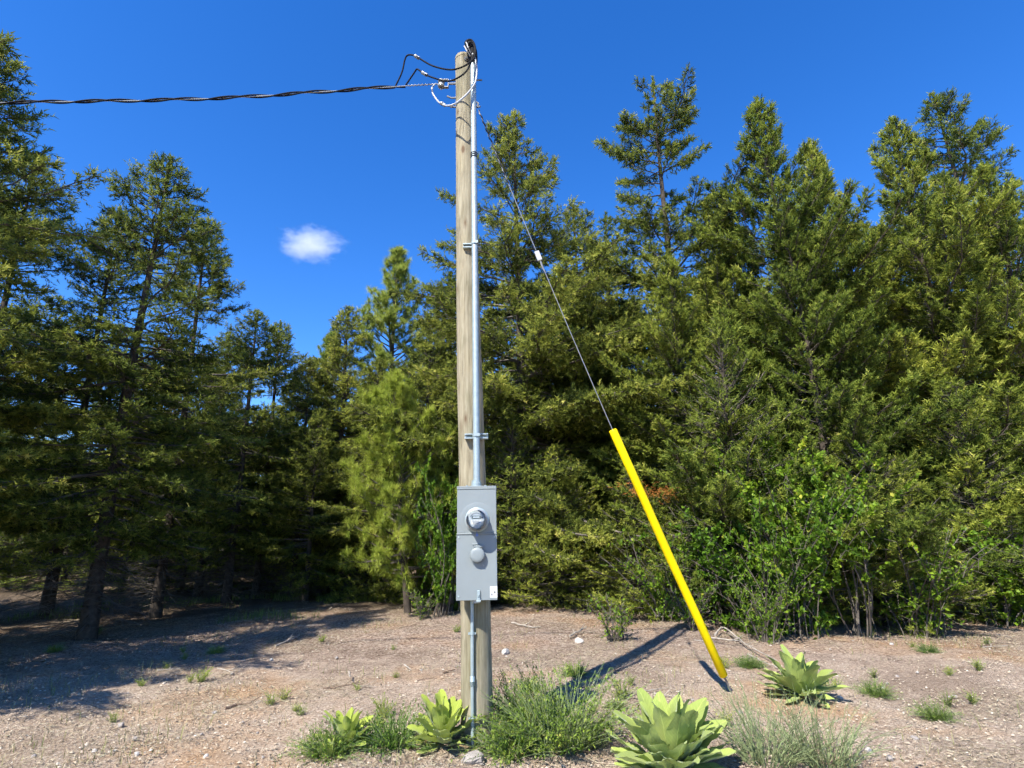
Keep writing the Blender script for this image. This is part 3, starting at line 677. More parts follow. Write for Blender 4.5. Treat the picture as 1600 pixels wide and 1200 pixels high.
def pine(seed, H, Rc, cb, nb, prof, e0, e1, tuft, nl=.16, nw=.007, spread=1.0, br=9):
    rng = np.random.default_rng(seed)
    tr, (tz, tx, ty, trad) = trunk_mesh(rng, H, .010 * H + .025, .010 * H)
    t = (np.arange(nb) + rng.random(nb)) / nb; az = np.arange(nb) * 2.39996 + rng.normal(0, .4, nb)
    z = H * (cb + (1 - cb) * t * .98); L = Rc * np.array([prof(q) for q in t]) * rng.uniform(.6, 1.15, nb) + .12
    el = e0 + (e1 - e0) * t + rng.normal(0, R(7), nb); m = 7; s = np.linspace(0, 1, m)[None]
    hd = L[:, None] * s * np.cos(el)[:, None]; dz = L[:, None] * (s * np.sin(el)[:, None] - .12 * s ** 2 + .22 * s ** 3)
    az2 = az[:, None] + rng.normal(0, .2, nb)[:, None] * s
    Pt = np.stack([np.interp(z, tz, tx)[:, None] + hd * np.cos(az2), np.interp(z, tz, ty)[:, None] + hd * np.sin(az2), z[:, None] + dz], -1)
    parts = [polytubes(Pt, (.007 + .012 * L)[:, None] * (1 - .8 * s) + .003, 5)]
    n2 = np.maximum(3, (L * br).astype(int)); bi = np.repeat(np.arange(nb), n2); k = len(bi); s2 = .3 + .7 * rng.random(k) ** .7
    x = np.clip(s2 * (m - 1), 0, m - 1.001); i = x.astype(int); f = (x - i)[:, None]; p2 = Pt[bi, i] * (1 - f) + Pt[bi, i + 1] * f; T = unit(Pt[bi, i + 1] - Pt[bi, i])
    d2 = unit(T * .7 + rng.normal(0, .55, (k, 3)) + np.array([0, 0, .25])); L2 = rng.uniform(.10, .34, k) * (.6 + .5 * L[bi] / Rc)
    e2 = p2 + d2 * L2[:, None]; parts.append(prisms(p2, e2, .006, .004))
    S = np.concatenate([e2, Pt[:, -1]]); D = np.concatenate([d2, unit(Pt[:, -1] - Pt[:, -2] + np.array([0, 0, .15]))])
    nlz = 10; zl = H * (.95 + .05 * rng.random(nlz)); S = np.concatenate([S, np.stack([np.interp(zl, tz, tx), np.interp(zl, tz, ty), zl], -1)]); D = np.concatenate([D, np.tile([[0, 0, 1.]], (nlz, 1))])
    q = len(S); rp = lambda v: np.repeat(v, tuft, axis=0)
    dn = unit(rp(D) * rng.uniform(.15, 1.2, (q * tuft, 1)) + rng.normal(0, .55 * spread, (q * tuft, 3)))
    A = rp(S) - rp(D) * (rng.random(q * tuft) * .11)[:, None]; A = A + dn * .01
    sd, _ = perp(dn); dn[:, 2] -= .05
    NV, NF = blades(A, unit(dn), nl * rng.uniform(.7, 1.15, q * tuft), nw, sd)
    rnd = np.repeat(np.clip(np.repeat(rng.normal(.45, .16, q), tuft) + rng.normal(0, .16, q * tuft), 0, 1), 3)
    BV, BF = merge(*parts)
    return dict(H=H, trunk=np_mesh('pine_trunk', *tr, smooth=True), branches=np_mesh('pine_branches', BV, BF), crown=np_mesh('pine_crown', NV, NF, rnd))
def shrub(seed, H, Rc, nst, nleaf, leaf=.05, upright=.6, low=.15):
    rng = np.random.default_rng(seed); m = 8; s = np.linspace(0, 1, m)[None]
    az = rng.random(nst) * 6.28; hgt = H * rng.uniform(.55, 1.0, nst); out = Rc * rng.uniform(.15, 1, nst) ** .7
    wob = rng.normal(0, .05 * H, (nst, 1, 2)) * np.sin(s * 4)[..., None]
    bx = rng.normal(0, .12 * Rc, (nst, 2))
    Pt = np.stack([bx[:, :1] + out[:, None] * np.cos(az)[:, None] * s ** 1.3 + wob[..., 0], bx[:, 1:] + out[:, None] * np.sin(az)[:, None] * s ** 1.3 + wob[..., 1], hgt[:, None] * (s ** .85) - .1], -1)
    parts = [polytubes(Pt, (.006 + .0035 * H * rng.random(nst))[:, None] * (1 - .8 * s) + .002, 4)]
    k = nst * 16; bi = rng.integers(0, nst, k); s2 = low + (1 - low) * rng.random(k); x = np.clip(s2 * (m - 1), 0, m - 1.001); i = x.astype(int); f = (x - i)[:, None]
    p2 = Pt[bi, i] * (1 - f) + Pt[bi, i + 1] * f; T = unit(Pt[bi, i + 1] - Pt[bi, i])
    d2 = unit(T * .5 + rng.normal(0, .6, (k, 3)) + np.array([0, 0, .2])); L2 = rng.uniform(.12, .5, k) * (.35 + .4 * H / 2)
    e2 = p2 + d2 * L2[:, None]; parts.append(prisms(p2, e2, .0045, .0015))
    tw = rng.random(k); per = max(1, nleaf // k); li = np.repeat(np.arange(k), rng.poisson(per * np.where(tw < .35, .1, 1.4))); q = len(li)
    f = rng.uniform(.2, 1.05, q)[:, None]; A = p2[li] * (1 - f) + e2[li] * f
    d = unit(d2[li] * .5 + rng.normal(0, .7, (q, 3))); nn = unit(rng.normal(0, .6, (q, 3)) + np.array([0, 0, 1.])); sd = unit(np.cross(d, nn))
    ll = leaf * rng.uniform(.4, 1.4, q)[:, None]; ww = ll * .32
    V = np.stack([A, A + d * ll * .5 + sd * ww + nn * ll * .10, A + d * ll, A + d * ll * .5 - sd * ww + nn * ll * .10], 1).reshape(-1, 3)
    b = np.arange(q)[:, None] * 4; F = np.concatenate([b + np.array([[0, 1, 2]]), b + np.array([[0, 2, 3]])])
    rnd = np.repeat(np.clip(np.repeat(rng.normal(.45, .15, k), np.bincount(li, minlength=k)) + rng.normal(0, .18, q), 0, 1), 4)
    BV, BF = merge(*parts)
    return dict(H=H, stems=np_mesh('shrub_stems', BV, BF), foliage=np_mesh('shrub_foliage', V, F, rnd))
def weed(seed, n, H, Rc, lpl, ll, lw, tilt=.8, wavy=.1):
    rng = np.random.default_rng(seed); m = 7; s = np.linspace(0, 1, m)[None]
    az = rng.random(n) * 6.28; br = Rc * .35 * np.sqrt(rng.random(n)); base = np.stack([br * np.cos(az), br * np.sin(az)], -1)
    tl = tilt * rng.random(n) ** .6; L = H * rng.uniform(.5, 1.1, n); a2 = az + rng.normal(0, .5, n)
    ho = L[:, None] * np.sin(tl)[:, None] * (s + .35 * s ** 2); ve = L[:, None] * (np.cos(tl)[:, None] * s - .22 * tl[:, None] * s ** 2)
    wx = rng.normal(0, wavy * H * .25, (n, 1)) * np.sin(s * 5 + az[:, None])
    Pt = np.stack([base[:, :1] + ho * np.cos(a2)[:, None] + wx, base[:, 1:] + ho * np.sin(a2)[:, None] + wx * .7, ve - .02], -1)
    BV, BF = polytubes(Pt, np.full((n, 1), .0022) * (1.1 - .8 * s) + .0006, 3)
    k = n * lpl; bi = np.repeat(np.arange(n), lpl); s2 = rng.random(k) ** .75; x = np.clip(s2 * (m - 1), 0, m - 1.001); i = x.astype(int); f = (x - i)[:, None]
    A = Pt[bi, i] * (1 - f) + Pt[bi, i + 1] * f; T = unit(Pt[bi, i + 1] - Pt[bi, i]); d = unit(T * .8 + rng.normal(0, .55, (k, 3)) + np.array([0, 0, .15]))
    sd, _ = perp(d); L3 = ll * rng.uniform(.5, 1.3, k) * (1.15 - .6 * s2)
    mid = A + d * L3[:, None] * .5; e = mid + unit(d + np.array([0, 0, -.35])) * L3[:, None] * .5; W = np.full((k, 1), lw / 2)
    V = np.stack([A, mid - sd * W, mid + sd * W, e], 1).reshape(-1, 3); b = np.arange(k)[:, None] * 4
    F = np.concatenate([b + np.array([[0, 1, 2]]), b + np.array([[1, 3, 2]])])
    rnd = np.repeat(np.clip(np.repeat(rng.normal(.42, .2, n), lpl) + rng.normal(0, .15, k), 0, 1), 4)
    return dict(H=H, stems=np_mesh('weed_stems', BV, BF), foliage=np_mesh('weed_foliage', V, F, rnd))
def grass_mesh(rng, XY, H, W, lean=.5):
    n = len(XY); Z = gz(XY[:, 0], XY[:, 1]); A = np.stack([XY[:, 0], XY[:, 1], Z - .01], -1)
    a = rng.random(n) * 6.28; h = H * rng.uniform(.4, 1.1, n); ln = lean * rng.random(n) * h
    o = np.stack([np.cos(a), np.sin(a), np.zeros(n)], -1); sd = np.stack([-np.sin(a), np.cos(a), np.zeros(n)], -1) * W / 2
    M1 = A + o * ln[:, None] * .3 + np.array([0, 0, 1]) * h[:, None] * .6; E = A + o * ln[:, None] + np.array([0, 0, 1]) * h[:, None]
    V = np.stack([A - sd, A + sd, M1 - sd * .8, M1 + sd * .8, E], 1).reshape(-1, 3); b = np.arange(n)[:, None] * 5
    F = np.concatenate([b + np.array([[0, 1, 3]]), b + np.array([[0, 3, 2]]), b + np.array([[2, 3, 4]])])
    return V, F, n

# ================================================================== TREES
cone = lambda p: (lambda t: (1 - t) ** p)
def full(t): return min(1, .35 + 2.6 * t) * (1 - t) ** .72
def lowfull(t): return (1 - t) ** .85 * (.9 + .1 * math.sin(t * 14))
def ragged(t): return (.55 + .45 * abs(math.sin(t * 8.5 + .4))) * (1 - t) ** .52
TPL = {
    'open':   fir(11, 13.5, 4.6, .04, 215, (lambda t: (1 - t) ** .76), R(-14), R(40), dens=2.5, gap=.035, clump=.30, droop=.22, upturn=.14, wid=.28, per=9, nl=.074, nw=.024),
    'ragged': fir(23, 16.0, 4.1, .10, 160, ragged, R(-12), R(35), dens=3.0, gap=.06, clump=.45, wid=.28, per=9, nl=.078, nw=.026),
    'dense':  fir(37, 12.5, 3.8, .02, 185, lowfull, R(-4), R(50), dens=3.2, gap=.0, clump=.36, droop=.10, upturn=.26, upb=.55, wid=.27, per=9, nl=.076, nw=.025),
    'mid':    fir(41, 11.0, 3.0, .07, 200, full, R(-12), R(42), dens=2.1, gap=.05, clump=.3, wid=.30, bare=40),
    'shade':  fir(53, 12.0, 3.1, .15, 200, full, R(-18), R(35), dens=1.9, gap=.06, clump=.32, wid=.30, bare=120),
    'thin':   fir(67, 12.0, 1.8, .15, 280, lowfull, R(-10), R(35), dens=1.0, gap=.05, clump=.2, bare=30),
    'young':  fir(71, 4.6, 1.7, .02, 170, lowfull, R(0), R(55), dens=1.3, clump=.2, droop=.08, upturn=.2, nl=.055, nw=.016, shoot=.11, upb=.4),
    'pine':   pine(83, 11.3, 2.3, .25, 170, full, R(0), R(60), 50, nl=.20, nw=.018),
    'ypine':  pine(97, 4.8, 1.75, .14, 100, lambda t: min(1, .55 + 1.5 * t) * (1 - t) ** .6, R(-4), R(58), 70, nl=.17, nw=.012, br=14),
}
MATS = {'open': 'fir', 'ragged': 'fir', 'dense': 'firb', 'mid': 'fir', 'shade': 'fir', 'thin': 'fir', 'young': 'firb', 'pine': 'pine', 'ypine': 'ypine'}
for k, t in TPL.items():
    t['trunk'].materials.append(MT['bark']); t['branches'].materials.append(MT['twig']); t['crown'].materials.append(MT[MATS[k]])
def tree(kind, x, y, h, rz, label, group, wide=1.0, cat='tree'):
    T = TPL[kind]; s = h / T['H']
    e = empty('pine_tree' if 'pine' in kind else 'fir_tree', (x, y, float(gz(x, y))), rz); e.scale = (s * wide, s * wide, s)
    tag(e, label, cat, group)
    for pn in ('trunk', 'branches', 'crown'): link(pn, T[pn], None, e)
    return e
def tree_px(kind, px, py, Y, rz, label, group='conifers behind the pole', wide=1.0):
    p = P(px, py, Y); return tree(kind, p.x, Y, p.z - float(gz(p.x, Y)), R(rz), label, group, wide)
tA = tree_px('open', 806, 176, 14.0, 20, 'tall open fir rising directly behind the pole and guy wire')
tree_px('thin', 943, 338, 18.0, 0, 'slender fir with a bare spire between the two tallest trees')
tree_px('ragged', 1022, 128, 15.5, 150, 'tallest ragged fir with a gappy crown right of the guy wire')
tD = tree_px('dense', 1184, 155, 12.6, 0, 'dense bright fir with pointed top at the right')
tE = tree_px('dense', 1046, 400, 11.6, 75, 'shorter bushy fir above the yellow guard', wide=1.15)
tree_px('young', 1122, 505, 10.6, 0, 'young bright fir in front of the dense right fir')
tree_px('dense', 1262, 225, 13.5, 200, 'dense fir just right of the pointed fir')
tree_px('dense', 1395, 190, 12.5, 130, 'broad dense fir standing far to the right')
tree_px('dense', 1530, 260, 12.0, 250, 'dense fir at the right end of the tree line')
tree_px('open', 1460, 150, 17.0, 80, 'tall open fir behind the right hand firs')
tree_px('mid', 706, 428, 15.5, 40, 'fir whose tip shows just left of the pole')
tree_px('mid', 672, 520, 14.2, 160, 'fir with yellowish boughs left of the pole behind the small pine', wide=1.25)
tree_px('pine', 622, 392, 18.5, 0, 'tall feathery pine above the left tree line')
tree_px('mid', 547, 482, 17.5, 90, 'fir left of the tall feathery pine', wide=1.15)
tree_px('pine', 517, 520, 19.5, 60, 'pine with a small light tip at the left')
tree_px('shade', 487, 560, 16.5, 30, 'dark bare-stemmed fir in the left shade')
tree_px('shade', 441, 505, 16.6, 100, 'pointed dark fir in the left group')
tree_px('shade', 404, 486, 15.2, 0, 'shaded fir with bare lower trunk at the left', wide=1.1)
tree_px('shade', 262, 250, 10.2, 210, 'big dark fir reaching in from the left edge', wide=1.15)
tree_px('shade', 190, 330, 13.5, 140, 'tall dark fir second from the left end')
tree_px('shade', 60, 250, 12.0, 20, 'dark fir at the left end of the tree line')
tree_px('shade', 330, 345, 13.2, 75, 'dark conifer at the left whose boughs reach over the shade', wide=.95)
tree_px('mid', 330, 560, 18.0, 250, 'low fir behind the big dark left fir')
tree_px('open', 912, 470, 16.0, 230, 'fir filling the gap right of the tall open fir')
tree_px('mid', 990, 470, 17.5, 10, 'fir hidden behind the bushy fir above the guard', wide=1.2)
tK = tree_px('ypine', 613, 604, 12.0, 0, 'small light green pine with a dark stem left of the meter box', wide=.88)
tree_px('young', 870, 700, 12.6, 100, 'low young fir right of the meter box', wide=1.3)
tree_px('young', 985, 735, 11.4, 40, 'young fir beneath the bushy fir beside the guard', wide=1.3)
tree_px('young', 800, 655, 12.9, 30, 'low young fir just right of the conduit behind the box', wide=1.4)
tree_px('mid', 850, 430, 15.4, 300, 'fir close behind the tall open fir', wide=1.1)
tree_px('young', 750, 730, 13.2, 200, 'low young fir hidden partly by the meter box', wide=1.4)
tree_px('dense', 1112, 300, 14.2, 310, 'dense fir filling the space between the ragged and pointed firs')
tree_px('dense', 1228, 330, 11.2, 45, 'bright fir in front of the pointed right fir', wide=.95)
tree_px('open', 895, 325, 16.2, 140, 'fir on the right slope of the tall open fir')
for i_, (px, py, Y_) in enumerate(((40, 770, 18), (130, 740, 20), (215, 760, 17.5), (300, 750, 19), (365, 770, 20), (430, 760, 18.5), (480, 770, 20.5), (535, 760, 18), (575, 780, 16.5))):
    tree_px('young', px, py, Y_, 40 * i_, 'low shaded young fir under the left trees', 'understorey firs in the left shade', wide=1.5)
# forest further back
rng = np.random.default_rng(5)
bgl = [(360, 600), (425, 640), (470, 660), (520, 620), (580, 600), (640, 560), (690, 520), (760, 500), (840, 480), (900, 520), (960, 470), (1040, 440), (1110, 420), (1180, 420), (1260, 420), (1340, 420), (1430, 430), (1520, 420), (270, 520), (180, 500), (90, 480), (10, 460)]
for i, (px, py) in enumerate(bgl):
    tree_px(('shade', 'mid', 'thin')[i % 3], px + float(rng.uniform(-12, 12)), py + float(rng.uniform(-15, 25)), float(rng.uniform(21, 29)), float(rng.uniform(0, 360)), 'distant fir half hidden behind the front tree line', 'distant firs behind the tree line', wide=1.2)
for i in range(46):
    px = -60 + 1720 * (i + float(rng.uniform(-.4, .4))) / 45; Yb = float(rng.uniform(28, 46)); p = P(px, 700, Yb)
    tree(('shade', 'mid', 'thin')[i % 3], p.x, Yb, float(rng.uniform(8, 11.5)), float(rng.uniform(0, 6.3)), 'distant fir half hidden behind the front tree line', 'distant firs behind the tree line', 1.3)
for k_, px, py, Y_ in (('mid', 462, 590, 18.5), ('shade', 360, 520, 17.0), ('mid', 500, 640, 15.2), ('shade', 590, 560, 16.5), ('mid', 735, 560, 15.0)):
    tree_px(k_, px, py, Y_, px, {462: 'fir wedged between the two pointed left firs', 360: 'fir at the photo left edge behind the shade', 500: 'lower fir in front of the left group', 590: 'dark fir behind the small light pine', 735: 'fir directly behind the pole'}[px], wide=1.15)
# trees out of the frame to the left, that throw the shade on the left ground
for i, (x, y, h) in enumerate(((-8.2, 3.6, 8.6), (-11.5, 5.5, 11), (-13, 1, 12), (-9.5, 8.0, 10.5), (-16, 7, 13), (-14, 11, 12), (-7.3, 5.3, 9.2))):
    tree(('shade', 'mid')[i % 2], x, y, h, i * 1.3, 'fir at the far left throwing shade over the clearing', 'firs shading the left ground', 1.15)
# orange dead sprays on the bushy fir
def dead_spray(parent, px, py, Y, seed):
    rng = np.random.default_rng(seed); c = np.array(P(px, py, Y)); k = 46
    S = c + rng.normal(0, 1, (k, 3)) * np.array([.22, .12, .06]); D = unit(rng.normal(0, .5, (k, 3)) + np.array([.8, -.3, -.3]))
    V, F = shoots_to_needles(rng, S, D, np.full(k, .10), 7, .05, .012)
    mw = Matrix.LocRotScale(parent.location, parent.rotation_euler, parent.scale).inverted()
    V = np.array([mw @ Vector(v) for v in V])
    o = link('dead_spray', np_mesh('dead_spray', V, F, np.repeat(np.clip(rng.normal(.5, .2, k), 0, 1), 21)), MT['dead'], parent); o['label'] = 'dead orange needles on a low bough'; o['kind'] = 'stuff'
_kb = G(637, 958); _kt = P(613, 604, _kb.y); tK.location = _kb
tK.rotation_euler = (0, math.atan2(_kt.x - _kb.x, _kt.z - _kb.z), 0)
dead_spray(tE, 1035, 768 - 0, 9.9, 1); dead_spray(tE, 1000, 765, 9.95, 2)

# ================================================================== SHRUBS AND WEEDS
def plant(name, T, loc, rz, s, label, cat, fm, sm='stem', group=None):
    e = empty(name, loc, rz); e.scale = (s, s, s) if not hasattr(s, '__len__') else s; tag(e, label, cat, group)
    for pn, m_ in (('stems', sm), ('foliage', fm)): link(pn, T[pn], MT[m_], e)
    return e
S1 = shrub(201, 2.6, 1.25, 22, 9000, .075); S2 = shrub(202, 2.2, 1.5, 24, 8200, .07, low=.03); S5 = shrub(205, 1.6, 1.2, 30, 3600, .06, low=.05); S3 = shrub(203, .75, .45, 12, 700, .05); S4 = shrub(204, 3.4, 1.1, 14, 5600, .075, low=.4)
def gpx(px, Y): 
    p = P(px, 900, Y); return Vector((p.x, Y, float(gz(p.x, Y))))
plant('shrub', S1, gpx(690, 10.9), 0, (.62, .62, 1.05), 'bright green leafy shrub between the small pine and the pole', 'shrub', 'broad', 'twig')
plant('shrub', S1, gpx(672, 13.0), 2, (.7, .7, .9), 'leafy green shrub in the shade behind the small pine', 'shrub', 'broad', 'twig')
plant('shrub', S1, gpx(705, 11.8), 4, (.62, .62, 1.2), 'tall bright shrub whose leaves show beside the conduit', 'shrub', 'broad', 'twig')
plant('shrub', S2, gpx(1150, 9.6), 0, (1.0, 1.0, .95), 'tangled leafy shrub right of the yellow guard', 'shrub', 'broad', 'twig')
plant('shrub', S2, gpx(1240, 9.0), 2.1, (.95, .9, 1.2), 'tangled leafy shrub with bare stems at the right edge', 'shrub', 'broad', 'twig')
plant('shrub', S4, gpx(1225, 9.8), 1.1, 1.0, 'tall spindly shrub with bright leaves above the right tangle', 'shrub', 'broad', 'twig')
plant('shrub', S5, gpx(1045, 10.4), 4.0, (1, .9, 1), 'low leafy shrub left of the yellow guard', 'shrub', 'broad', 'twig')
plant('shrub', S4, gpx(1330, 9.2), 3.1, .9, 'spindly leafy shrub right of the right edge mullein', 'shrub', 'broad', 'twig')
plant('shrub', S5, gpx(1420, 9.4), 5.1, 1.1, 'tangled leafy shrub far to the right', 'shrub', 'broad', 'twig')
plant('shrub', S2, gpx(1560, 10.2), 1.1, (1.1, 1.1, .9), 'tangled leafy shrub at the right end', 'shrub', 'broad', 'twig')
plant('shrub', S5, gpx(1185, 8.7), 5.5, (.7, .6, .8), 'low twiggy shrub at the foot of the right tangle', 'shrub', 'broad', 'twig')
tree_px('young', 1330, 640, 10.4, 70, 'young fir right of the spindly shrub', wide=1.2)
tree_px('young', 1480, 600, 10.8, 170, 'young fir at the right end of the shrubs', wide=1.2)
plant('shrub', S3, G(962, 1002), 0, .95, 'small leafy bush on bare ground left of the guard', 'bush', 'broad', 'twig')
plant('shrub', S3, G(660, 968), 2, .8, 'small leafy bush beside the small pine stem', 'bush', 'broad', 'twig')
plant('shrub', S3, G(1085, 985), 4, 1.1, 'small dark bush behind the yellow guard', 'bush', 'broad', 'twig')
W1 = weed(301, 260, .62, .48, 24, .055, .011, tilt=.85); W2 = weed(302, 190, .32, .30, 16, .055, .0085, tilt=1.1); W3 = weed(303, 150, .50, .42, 9, .045, .005, tilt=.8, wavy=.25); W4 = weed(304, 40, .30, .12, 10, .05, .013, tilt=.6)
plant('weed_clump', W1, G(872, 1168), 0, (1.12, 1.0, 1.0), 'large bushy green weed clump right of the pole base', 'weed clump', 'weed')
plant('weed_clump', W2, G(800, 1176), 1, (1.1, 1.0, 1.0), 'low grassy weed clump against the right of the pole', 'weed clump', 'weed')
plant('weed_clump', W1, G(815, 1140), 2.2, .72, 'mid green weed clump just behind the pole base', 'weed clump', 'weed')
plant('weed_clump', W2, G(617, 1165), 2, .95, 'rounded blue green weed clump between two mulleins', 'weed clump', 'weed')
plant('weed_clump', W2, G(512, 1180), 3, .8, 'loose green weed clump beside the small left mullein', 'weed clump', 'weed')
plant('weed_clump', W3, G(1200, 1190), 0, 1.05, 'pale wispy weed clump at the lower right', 'weed clump', 'weedg')
plant('weed_clump', W3, G(1290, 1196), 1, 1.0, 'pale wispy weed clump beyond the right mullein', 'weed clump', 'weedg')
plant('weed_clump', W3, G(925, 1165), 2, .6, 'dry straw coloured weeds beside the big clump', 'weed clump', 'weedg')
plant('weed_clump', W4, G(971, 1092), 0, .85, 'small lime green plant by the pole shadow', 'weed', 'lime')
plant('weed_clump', W4, G(600, 1120), 1, .7, 'thin grey green weed behind the rounded clump', 'weed', 'weedg')
plant('weed_clump', W4, G(1012, 1140), 1, .6, 'short green tuft behind the front mullein', 'weed', 'weed')
rng = np.random.default_rng(8)
for i in range(60):
    px = float(rng.uniform(60, 1560)); py = float(rng.uniform(985, 1170))
    if 690 < px < 960 and py > 1080 or 1000 < px < 1130: continue
    plant('seedling', (W4, W2)[i % 3 == 0], G(px, py), float(rng.uniform(0, 6)), float(rng.uniform(.28, .6)), 'tiny sparse weed growing from the gravel', 'weed', ('weedg', 'weed', 'lime')[i % 3], group='sparse weeds on the gravel')

# mulleins -----------------------------------------------------------------
def m_mullein(name, c0, c1):
    m, nt, bs, out = mat_base(name)
    tc = N(nt, 'ShaderNodeTexCoord'); oi = N(nt, 'ShaderNodeObjectInfo')
    sep = N(nt, 'ShaderNodeSeparateXYZ'); nt.links.new(tc.outputs['Object'], sep.inputs[0])
    ab = N(nt, 'ShaderNodeMath', operation='ABSOLUTE'); nt.links.new(sep.outputs[1], ab.inputs[0])
    # side veins: stripes along x + |y|
    s1 = N(nt, 'ShaderNodeMath', operation='MULTIPLY_ADD'); nt.links.new(ab.outputs[0], s1.inputs[0]); s1.inputs[1].default_value = -1.2; nt.links.new(sep.outputs[0], s1.inputs[2])
    sn = N(nt, 'ShaderNodeMath', operation='MULTIPLY'); nt.links.new(s1.outputs[0], sn.inputs[0]); sn.inputs[1].default_value = 95
    si_ = N(nt, 'ShaderNodeMath', operation='SINE'); nt.links.new(sn.outputs[0], si_.inputs[0])
    vr = ramp(nt, si_.outputs[0], [(.80, (0, 0, 0)), (1.0, (1, 1, 1))])
    mid = ramp(nt, ab.outputs[0], [(.0015, (1, 1, 1)), (.005, (0, 0, 0))])
    n1 = noise(nt, tc.outputs['Object'], 22, 4)
    base = mix(nt, n1.outputs[0], c0, c1)
    mv = N(nt, 'ShaderNodeMath', operation='MULTIPLY'); nt.links.new(vr.outputs[0], mv.inputs[0]); mv.inputs[1].default_value = .35
    base = mix(nt, mv.outputs[0], base, tuple(min(1, q * 1.35) for q in c1))
    base = mix(nt, mid.outputs[0], base, tuple(min(1, q * 1.5) for q in c1))
    hsv = N(nt, 'ShaderNodeHueSaturation'); mr = N(nt, 'ShaderNodeMapRange'); nt.links.new(oi.outputs['Random'], mr.inputs[0]); mr.inputs[3].default_value = .85; mr.inputs[4].default_value = 1.12
    nt.links.new(mr.outputs[0], hsv.inputs['Value']); nt.links.new(base, hsv.inputs['Color'])
    nt.links.new(hsv.outputs[0], bs.inputs['Base Color']); bs.inputs['Roughness'].default_value = .75; bs.inputs['Specular IOR Level'].default_value = .2
    bs.inputs['Sheen Weight'].default_value = .25; bs.inputs['Sheen Roughness'].default_value = .5
    bump(nt, bs, n1.outputs[0], .35, .004)
    tr = N(nt, 'ShaderNodeBsdfTranslucent'); nt.links.new(hsv.outputs[0], tr.inputs[0]); mx = N(nt, 'ShaderNodeMixShader'); mx.inputs[0].default_value = .3
    nt.links.new(bs.outputs[0], mx.inputs[1]); nt.links.new(tr.outputs[0], mx.inputs[2]); nt.links.new(mx.outputs[0], out.inputs[0]); return m
MT['mul_pale'] = m_mullein('pale_mullein_leaf', (.27, .35, .072), (.37, .44, .115)); MT['mul_lime'] = m_mullein('lime_mullein_leaf', (.26, .34, .045), (.37, .43, .07))
MT['mul_dead'] = m_mullein('withered_mullein_leaf', (.22, .15, .07), (.38, .29, .15))
def leaf_mesh(seed, curl, fold, mat):
    rng = random.Random(seed); nu, nv = 10, 4; V = []; F = []
    ph = rng.random() * 6
    for i in range(nu + 1):
        u = i / nu; wd = .160 * (math.sin(PI * min(1, u ** .95 * .965 + .02)) ** .52) + .012 * (1 - u)
        for j in range(nv + 1):
            v = -1 + 2 * j / nv
            V.append((u * (1 - .10 * curl * u), v * wd + .02 * math.sin(u * 3 + ph) * u, curl * .42 * u * u - .55 * curl * max(0, u - .55) ** 2 * 2.2 + fold * abs(v) * wd + .022 * math.sin(u * 15 + v * 2 + ph) * abs(v) * (u > .1) + .010 * math.sin(u * 23 + v * 5)))
    for i in range(nu):
        for j in range(nv):
            a = i * (nv + 1) + j; F.append((a, a + nv + 1, a + nv + 2, a + 1))
    me = bpy.data.meshes.new('mullein_leaf'); me.from_pydata(V, [], F)
    for p in me.polygons: p.use_smooth = True
    me.update(); me.materials.append(mat); return me
LEAF = {k: [leaf_mesh(s, c, f, MT[k]) for s, c, f in ((1, .35, .35), (2, -.25, .45), (3, .6, .3), (4, -.55, .25))] for k in ('mul_pale', 'mul_lime')}
LEAF['mul_dead'] = [leaf_mesh(8, -.3, -.3, MT['mul_dead']), leaf_mesh(9, .2, .6, MT['mul_dead'])]
def mullein(loc, n, size, key, label, seed, lean=(0, 0)):
    rng = random.Random(seed); e = empty('mullein_plant', loc); tag(e, label, 'mullein', 'mullein rosettes')
    for i in range(n):
        t = i / (n - 1); el = R(78 - 74 * t ** .5 + rng.uniform(-10, 10)); a = i * 2.39996 + rng.uniform(-.25, .25)
        L = size * (.55 + .45 * math.sin(PI * min(1, .25 + t * .75)) ** .6) * rng.uniform(.85, 1.12)
        o = link('leaf', LEAF[key][rng.randrange(4) if t > .45 else rng.choice((0, 2))], None, e)
        r0 = .012 + .03 * t; o.location = (math.cos(a) * r0, math.sin(a) * r0, .10 * (1 - t) * size / .4)
        o.rotation_euler = (Matrix.Rotation(a, 3, 'Z') @ Matrix.Rotation(-el, 3, 'Y') @ Matrix.Rotation(rng.uniform(-.35, .35), 3, 'X')).to_euler()
        o.scale = (L, L * rng.uniform(.85, 1.15), L)
    for i in range(5):                                    # withered lower leaves lying on the soil
        a = rng.uniform(0, 6.28); o = link('dead_leaf', LEAF['mul_dead'][i % 2], None, e); L = size * rng.uniform(.5, .8)
        o.location = (math.cos(a) * .05, math.sin(a) * .05, .03); o.rotation_euler = (rng.uniform(-.5, .5), rng.uniform(-.06, .08), a); o.scale = (L, L * .8, L)
    return e
mullein(G(1052, 1216), 72, .45, 'mul_pale', 'large pale green mullein rosette in the right foreground', 1)
mullein(G(692, 1166), 34, .34, 'mul_lime', 'lime green mullein rosette left of the pole base', 2)
mullein(G(541, 1170), 28, .26, 'mul_lime', 'small upright lime mullein at the lower left', 3)
mullein(G(516, 1187), 10, .13, 'mul_lime', 'tiny mullein in front of the small lower left one', 5)
mullein(G(1253, 1092), 44, .39, 'mul_pale', 'broad green mullein beside the shrubs at the right edge', 4)

